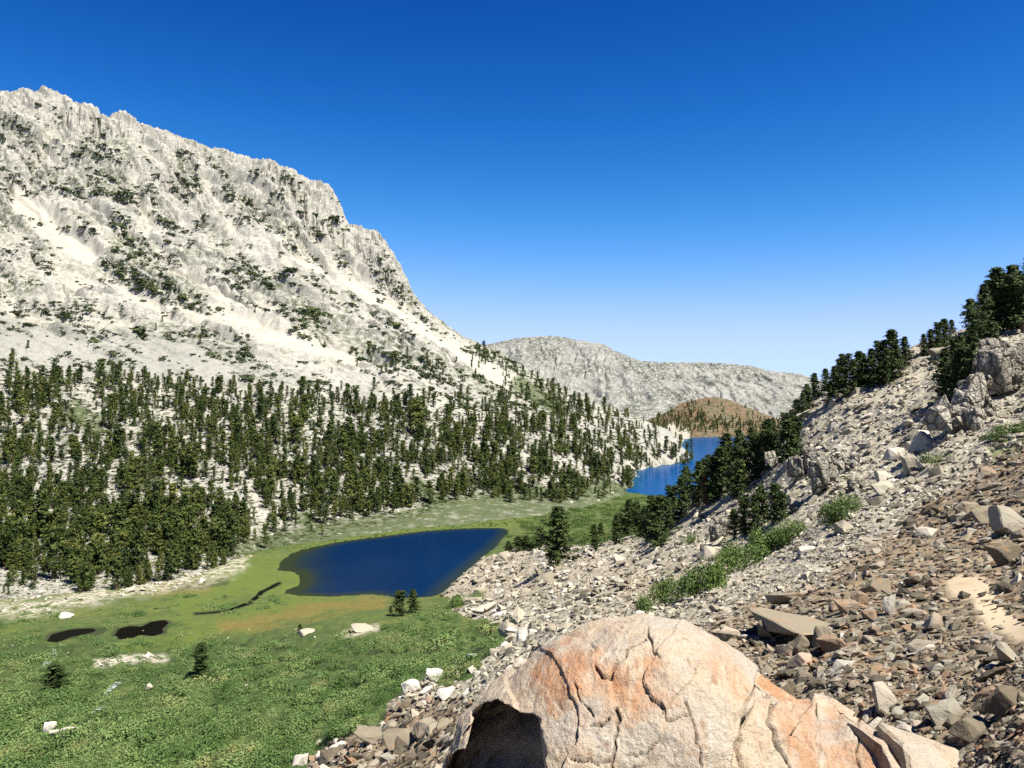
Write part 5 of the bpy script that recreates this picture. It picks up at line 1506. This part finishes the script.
# ------------------------------------------------------------------ shrubs
def make_bush(seed, n, leaf, lobes=5, squat=.6):
    r = np.random.default_rng(seed)
    cs, tn, ns = [], [], []
    for i in range(lobes):
        c = np.array([r.uniform(-.55, .55), r.uniform(-.55, .55), 0]); R = r.uniform(.35, .62)
        m = n // lobes
        d = r.normal(size=(m, 3)); d[:, 2] = np.abs(d[:, 2]); d /= np.linalg.norm(d, axis=1)[:, None]
        q = c + d * R * r.uniform(.62, 1.05, m)[:, None] * [1, 1, squat * 1.5]
        cs.append(q); tn.append(r.normal(.45, .10) + r.normal(0, .12, m)); ns.append(d)
    cs = np.concatenate(cs); V, Fq = leaf_quads(cs, leaf, r, .5, .3, np.concatenate(ns), 1.1)
    return V, Fq, np.repeat(np.concatenate(tn), 4)
BUSH = [make_bush(700 + i, 520, .058, 4 + i % 4, .66) for i in range(9)]
FINE = [make_bush(800 + i, 1300, .050, 4 + i % 3, .95) for i in range(5)]
TINYB = [make_bush(900 + i, 40, .26, 3, .6) for i in range(6)]
FINE_ME = []
for V, Fq, T_ in FINE:
    me = mesh_arrays('shrub', V, Fq); attr(me, 'tint', T_); me.materials.append(MAT_SHRUB); FINE_ME.append(me)

def thicket(name, protos, px, py, surv, wpx, hr, mat, label, cat, tmean=0., tsd=.14, ymax=1e9):
    H = surv.many(px, py); k = ~np.isnan(H[:, 0]) & (H[:, 1] < ymax); H = H[k]; w = wpx[k] / F * H[:, 1] / 2
    n = len(H)
    yaw = rng.uniform(0, 6.28, n)
    big = .75 * fbm(H[:, 0] / 10, H[:, 1] / 14, 3, 131)
    V, Fq, T_ = bake(protos, rng.integers(0, len(protos), n), H - np.stack([0 * w, 0 * w, w * .05], 1), rot_mats(yaw, np.zeros(n), np.zeros(n)),
                     np.stack([w, w, w * hr * rng.uniform(.7, 1.25, n)], 1), rng.normal(tmean, tsd, n) + big)
    me = mesh_arrays(name, V, Fq); attr(me, 'tint', T_)
    tag(put(name, me, mat), label, cat, kind='stuff')

def willow_d(px, py):
    tal = sstep(0, 5, polysd(px, py, TALUS_POLY))
    low = sstep(628, 668, py + 6 * noise2(px / 40, py / 12, 141))
    wed = sstep(6, -4, polysd(px, py, [(520, 636), (500, 618), (455, 606), (420, 612), (380, 632), (300, 660), (260, 700), (300, 740), (400, 700), (480, 670)]))
    shore = .9 * sstep(7, 0, segdist(px, py, [(180, 600), (240, 608), (280, 600)]) - 6) + .5 * sstep(4, 0, segdist(px, py, [(60, 640), (110, 648), (170, 640)]) - 7)
    clump = sstep(-.30, .02, noise2(px / 34, py / 11, 142) + .6 * noise2(px / 12, py / 5, 143))
    left = .6 * (py > 606) * (px < 180)
    hole = 1 - np.maximum.reduce([sstep(3, 0, polysd(px, py, q[0]) - 2) for q in PONDS])
    gaps = np.maximum(sstep(3, 0, segdist(px, py, [(95, 664), (165, 658)]) - 3), sstep(3, 0, segdist(px, py, [(345, 634), (375, 628)]) - 4))
    return np.clip(np.maximum.reduce([low * (.62 + .38 * clump), wed, shore * clump, left * clump]), 0, 1) * tal * hole * (1 - gaps)
wpx_, wpy_ = scatter_px(3300, willow_d, -60, 520, 596, 800)
thicket('willow_thicket', BUSH, wpx_, wpy_, SN, np.interp(wpy_, [600, 660, 780], [9, 14, 24]) * np.exp(rng.normal(-.05, .45, len(wpx_))), .9, MAT_WILLOW,
        'grey green willow thicket filling the valley floor at lower left', 'thicket')
# low growth round the lake head and along its far shore
qpx, qpy = scatter_px(650, lambda a, b: sstep(-.25, .1, noise2(a / 22, b / 6, 171)) * (polysd(a, b, [(505, 540), (512, 524), (560, 512), (640, 494), (660, 500), (640, 535), (600, 545), (540, 552)]) < 0), 500, 665, 490, 556)
thicket('outlet_thicket', BUSH, qpx, qpy, SN, np.interp(qpy, [495, 545], [6, 10]) * np.exp(rng.normal(0, .35, len(qpx))), .8, MAT_SHRUB, 'dark green thicket round the outlet between the two lakes', 'thicket', -.22)
gpx, gpy = scatter_px(1500, lambda a, b: sstep(5, 0, segdist(a, b, [(290, 545), (350, 534), (430, 526), (520, 514), (600, 500), (650, 500)]) - 7) + sstep(4, 0, segdist(a, b, [(560, 535), (600, 520), (640, 512)]) - 10), 270, 680, 490, 560)
thicket('undergrowth', TINYB, gpx, gpy, SN, np.full(len(gpx), 5.0), .5, MAT_SHRUB, 'low green undergrowth along the far lake shore', 'undergrowth', -.1)
# dark dwarf pines and bushes mottling the white peak
def krumm_d(px, py):
    h = SM.many(px, py); x = np.nan_to_num(h[:, 0]); Y = np.nan_to_num(h[:, 1], nan=500)
    ta, ve, gr = mass_masks(px, py, x, Y)
    n = fbm((.47 * x + .88 * Y) / 15, (.88 * x - .47 * Y) / 62, 4, 151)
    top = np.interp(px, CREST_PX, CREST_PY)
    return np.clip(1.25 * ve * sstep(-.12, .15, n) + .14 * sstep(-.05, .3, n) * (1 - ta) + .35 * gr, 0, 1) * (py > top + 3) * (py < TLPY(px) + 25)
kx, ky = scatter_px(16500, krumm_d, -60, 660, 95, 440)
thicket('dwarf_pines', TINYB, kx, ky, SM, np.interp(ky, [100, 250, 400], [3.6, 5.6, 6.2]) * np.exp(rng.normal(0, .45, len(kx))), .8, MAT_DARKSHRUB, 'dark dwarf pines mottling the white granite peak', 'dwarf pines')
ux, uy = scatter_px(12000, lambda a, b: sstep(0, 14, b - TLPY(a)) * sstep(0, 6, TOEPY(a) - b) * .8, -60, 640, 360, 600)
thicket('forest_undergrowth', TINYB, ux, uy, SM, np.full(len(ux), 5.2) * np.exp(rng.normal(0, .3, len(ux))), .55, MAT_DARKSHRUB, 'low dark scrub between the forest pines', 'undergrowth', .1)
# small tufts on the right slope
tx, ty_ = scatter_px(950, lambda a, b: in_talus(a, b) * sstep(0, .25, noise2(a / 16, b / 9, 161)) * (brown_mask(a, b, None) < .3), 690, 1060, 330, 560)
thicket('slope_scrub', TINYB, tx, ty_, SN, np.full(len(tx), 5.0) * np.exp(rng.normal(0, .3, len(tx))), .5, MAT_DARKSHRUB, 'small dry scrub tufts between the rocks of the right slope', 'scrub', .2, ymax=330)

SHRUBS = [(648, 612, 22, 13), (662, 606, 24, 17), (676, 602, 26, 21), (692, 597, 28, 26), (708, 591, 28, 25), (720, 583, 22, 18), (732, 574, 26, 16), (746, 568, 30, 19), (760, 560, 32, 22), (772, 552, 30, 22), (786, 545, 24, 15), (798, 538, 20, 13),
          (738, 560, 22, 12), (756, 545, 22, 13), (830, 526, 22, 16), (840, 520, 26, 18), (852, 514, 20, 14), (938, 465, 18, 11), (455, 606, 22, 8), (474, 602, 18, 7), (1014, 436, 26, 12), (1000, 444, 18, 8), (538, 538, 24, 10), (590, 526, 30, 9), (690, 545, 16, 8)]
for i, (px, py, w, h) in enumerate(SHRUBS):
    p = SN.hit(px, py)
    o = bpy.data.objects.new('shrub', FINE_ME[i % 5]); C.objects.link(o)
    W = w / F * p[1] / 2; H = h / F * p[1]
    W *= 1.55; H *= 1.5; o.location = (p[0], p[1] + W * .3, p[2] + .05 * H); o.scale = (W * 1.08, W * 1.08, H * 1.1); o.rotation_euler = (0, 0, i * 1.3); o['tint'] = float(rng.normal(.06, .1))
    if i < 6: lab, gq = 'green shrub in the lower half of the strip crossing the scree', 'shrubs of the lower strip'
    elif i < 14: lab, gq = 'green shrub in the upper half of the strip crossing the scree', 'shrubs of the upper strip'
    elif i < 17: lab, gq = 'green shrub in the small cluster above the brown rubble', 'shrubs above the brown rubble'
    else:
        lab, gq = ['small green bush alone under the pale outcrop', 'low bush at the lake end of the pale scree, left one', 'low bush at the lake end of the pale scree, right one', 'grassy bush at the right edge under the crag', 'small grassy bush left of the one at the right edge',
                   'low bush at the lake outlet below the lone pine', 'wide low bush behind the scree toward the far lake', 'small bush under the pines at the scree top'][i - 17], None
    tag(o, lab, 'shrub', gq)

# a bleached log in the thicket
p = SN.hit(63, 738)
V, Fq = tube([(0, 0, 0), (0.05, .03, .35), (0, -.04, .7), (.06, .02, 1)], [.09, .08, .07, .05], 8)
me = mesh_arrays('log', V, Fq, True); o = put('log', me, MAT_SNAG)
L_ = 24 / F * p[1]; o.scale = (L_, L_, L_); o.location = (p[0] - L_ * .4, p[1] - 1.0, p[2] + 1.0); o.rotation_euler = (0, math.radians(80), math.radians(12))
tag(o, 'bleached log lying in the thicket beside a white boulder', 'log')
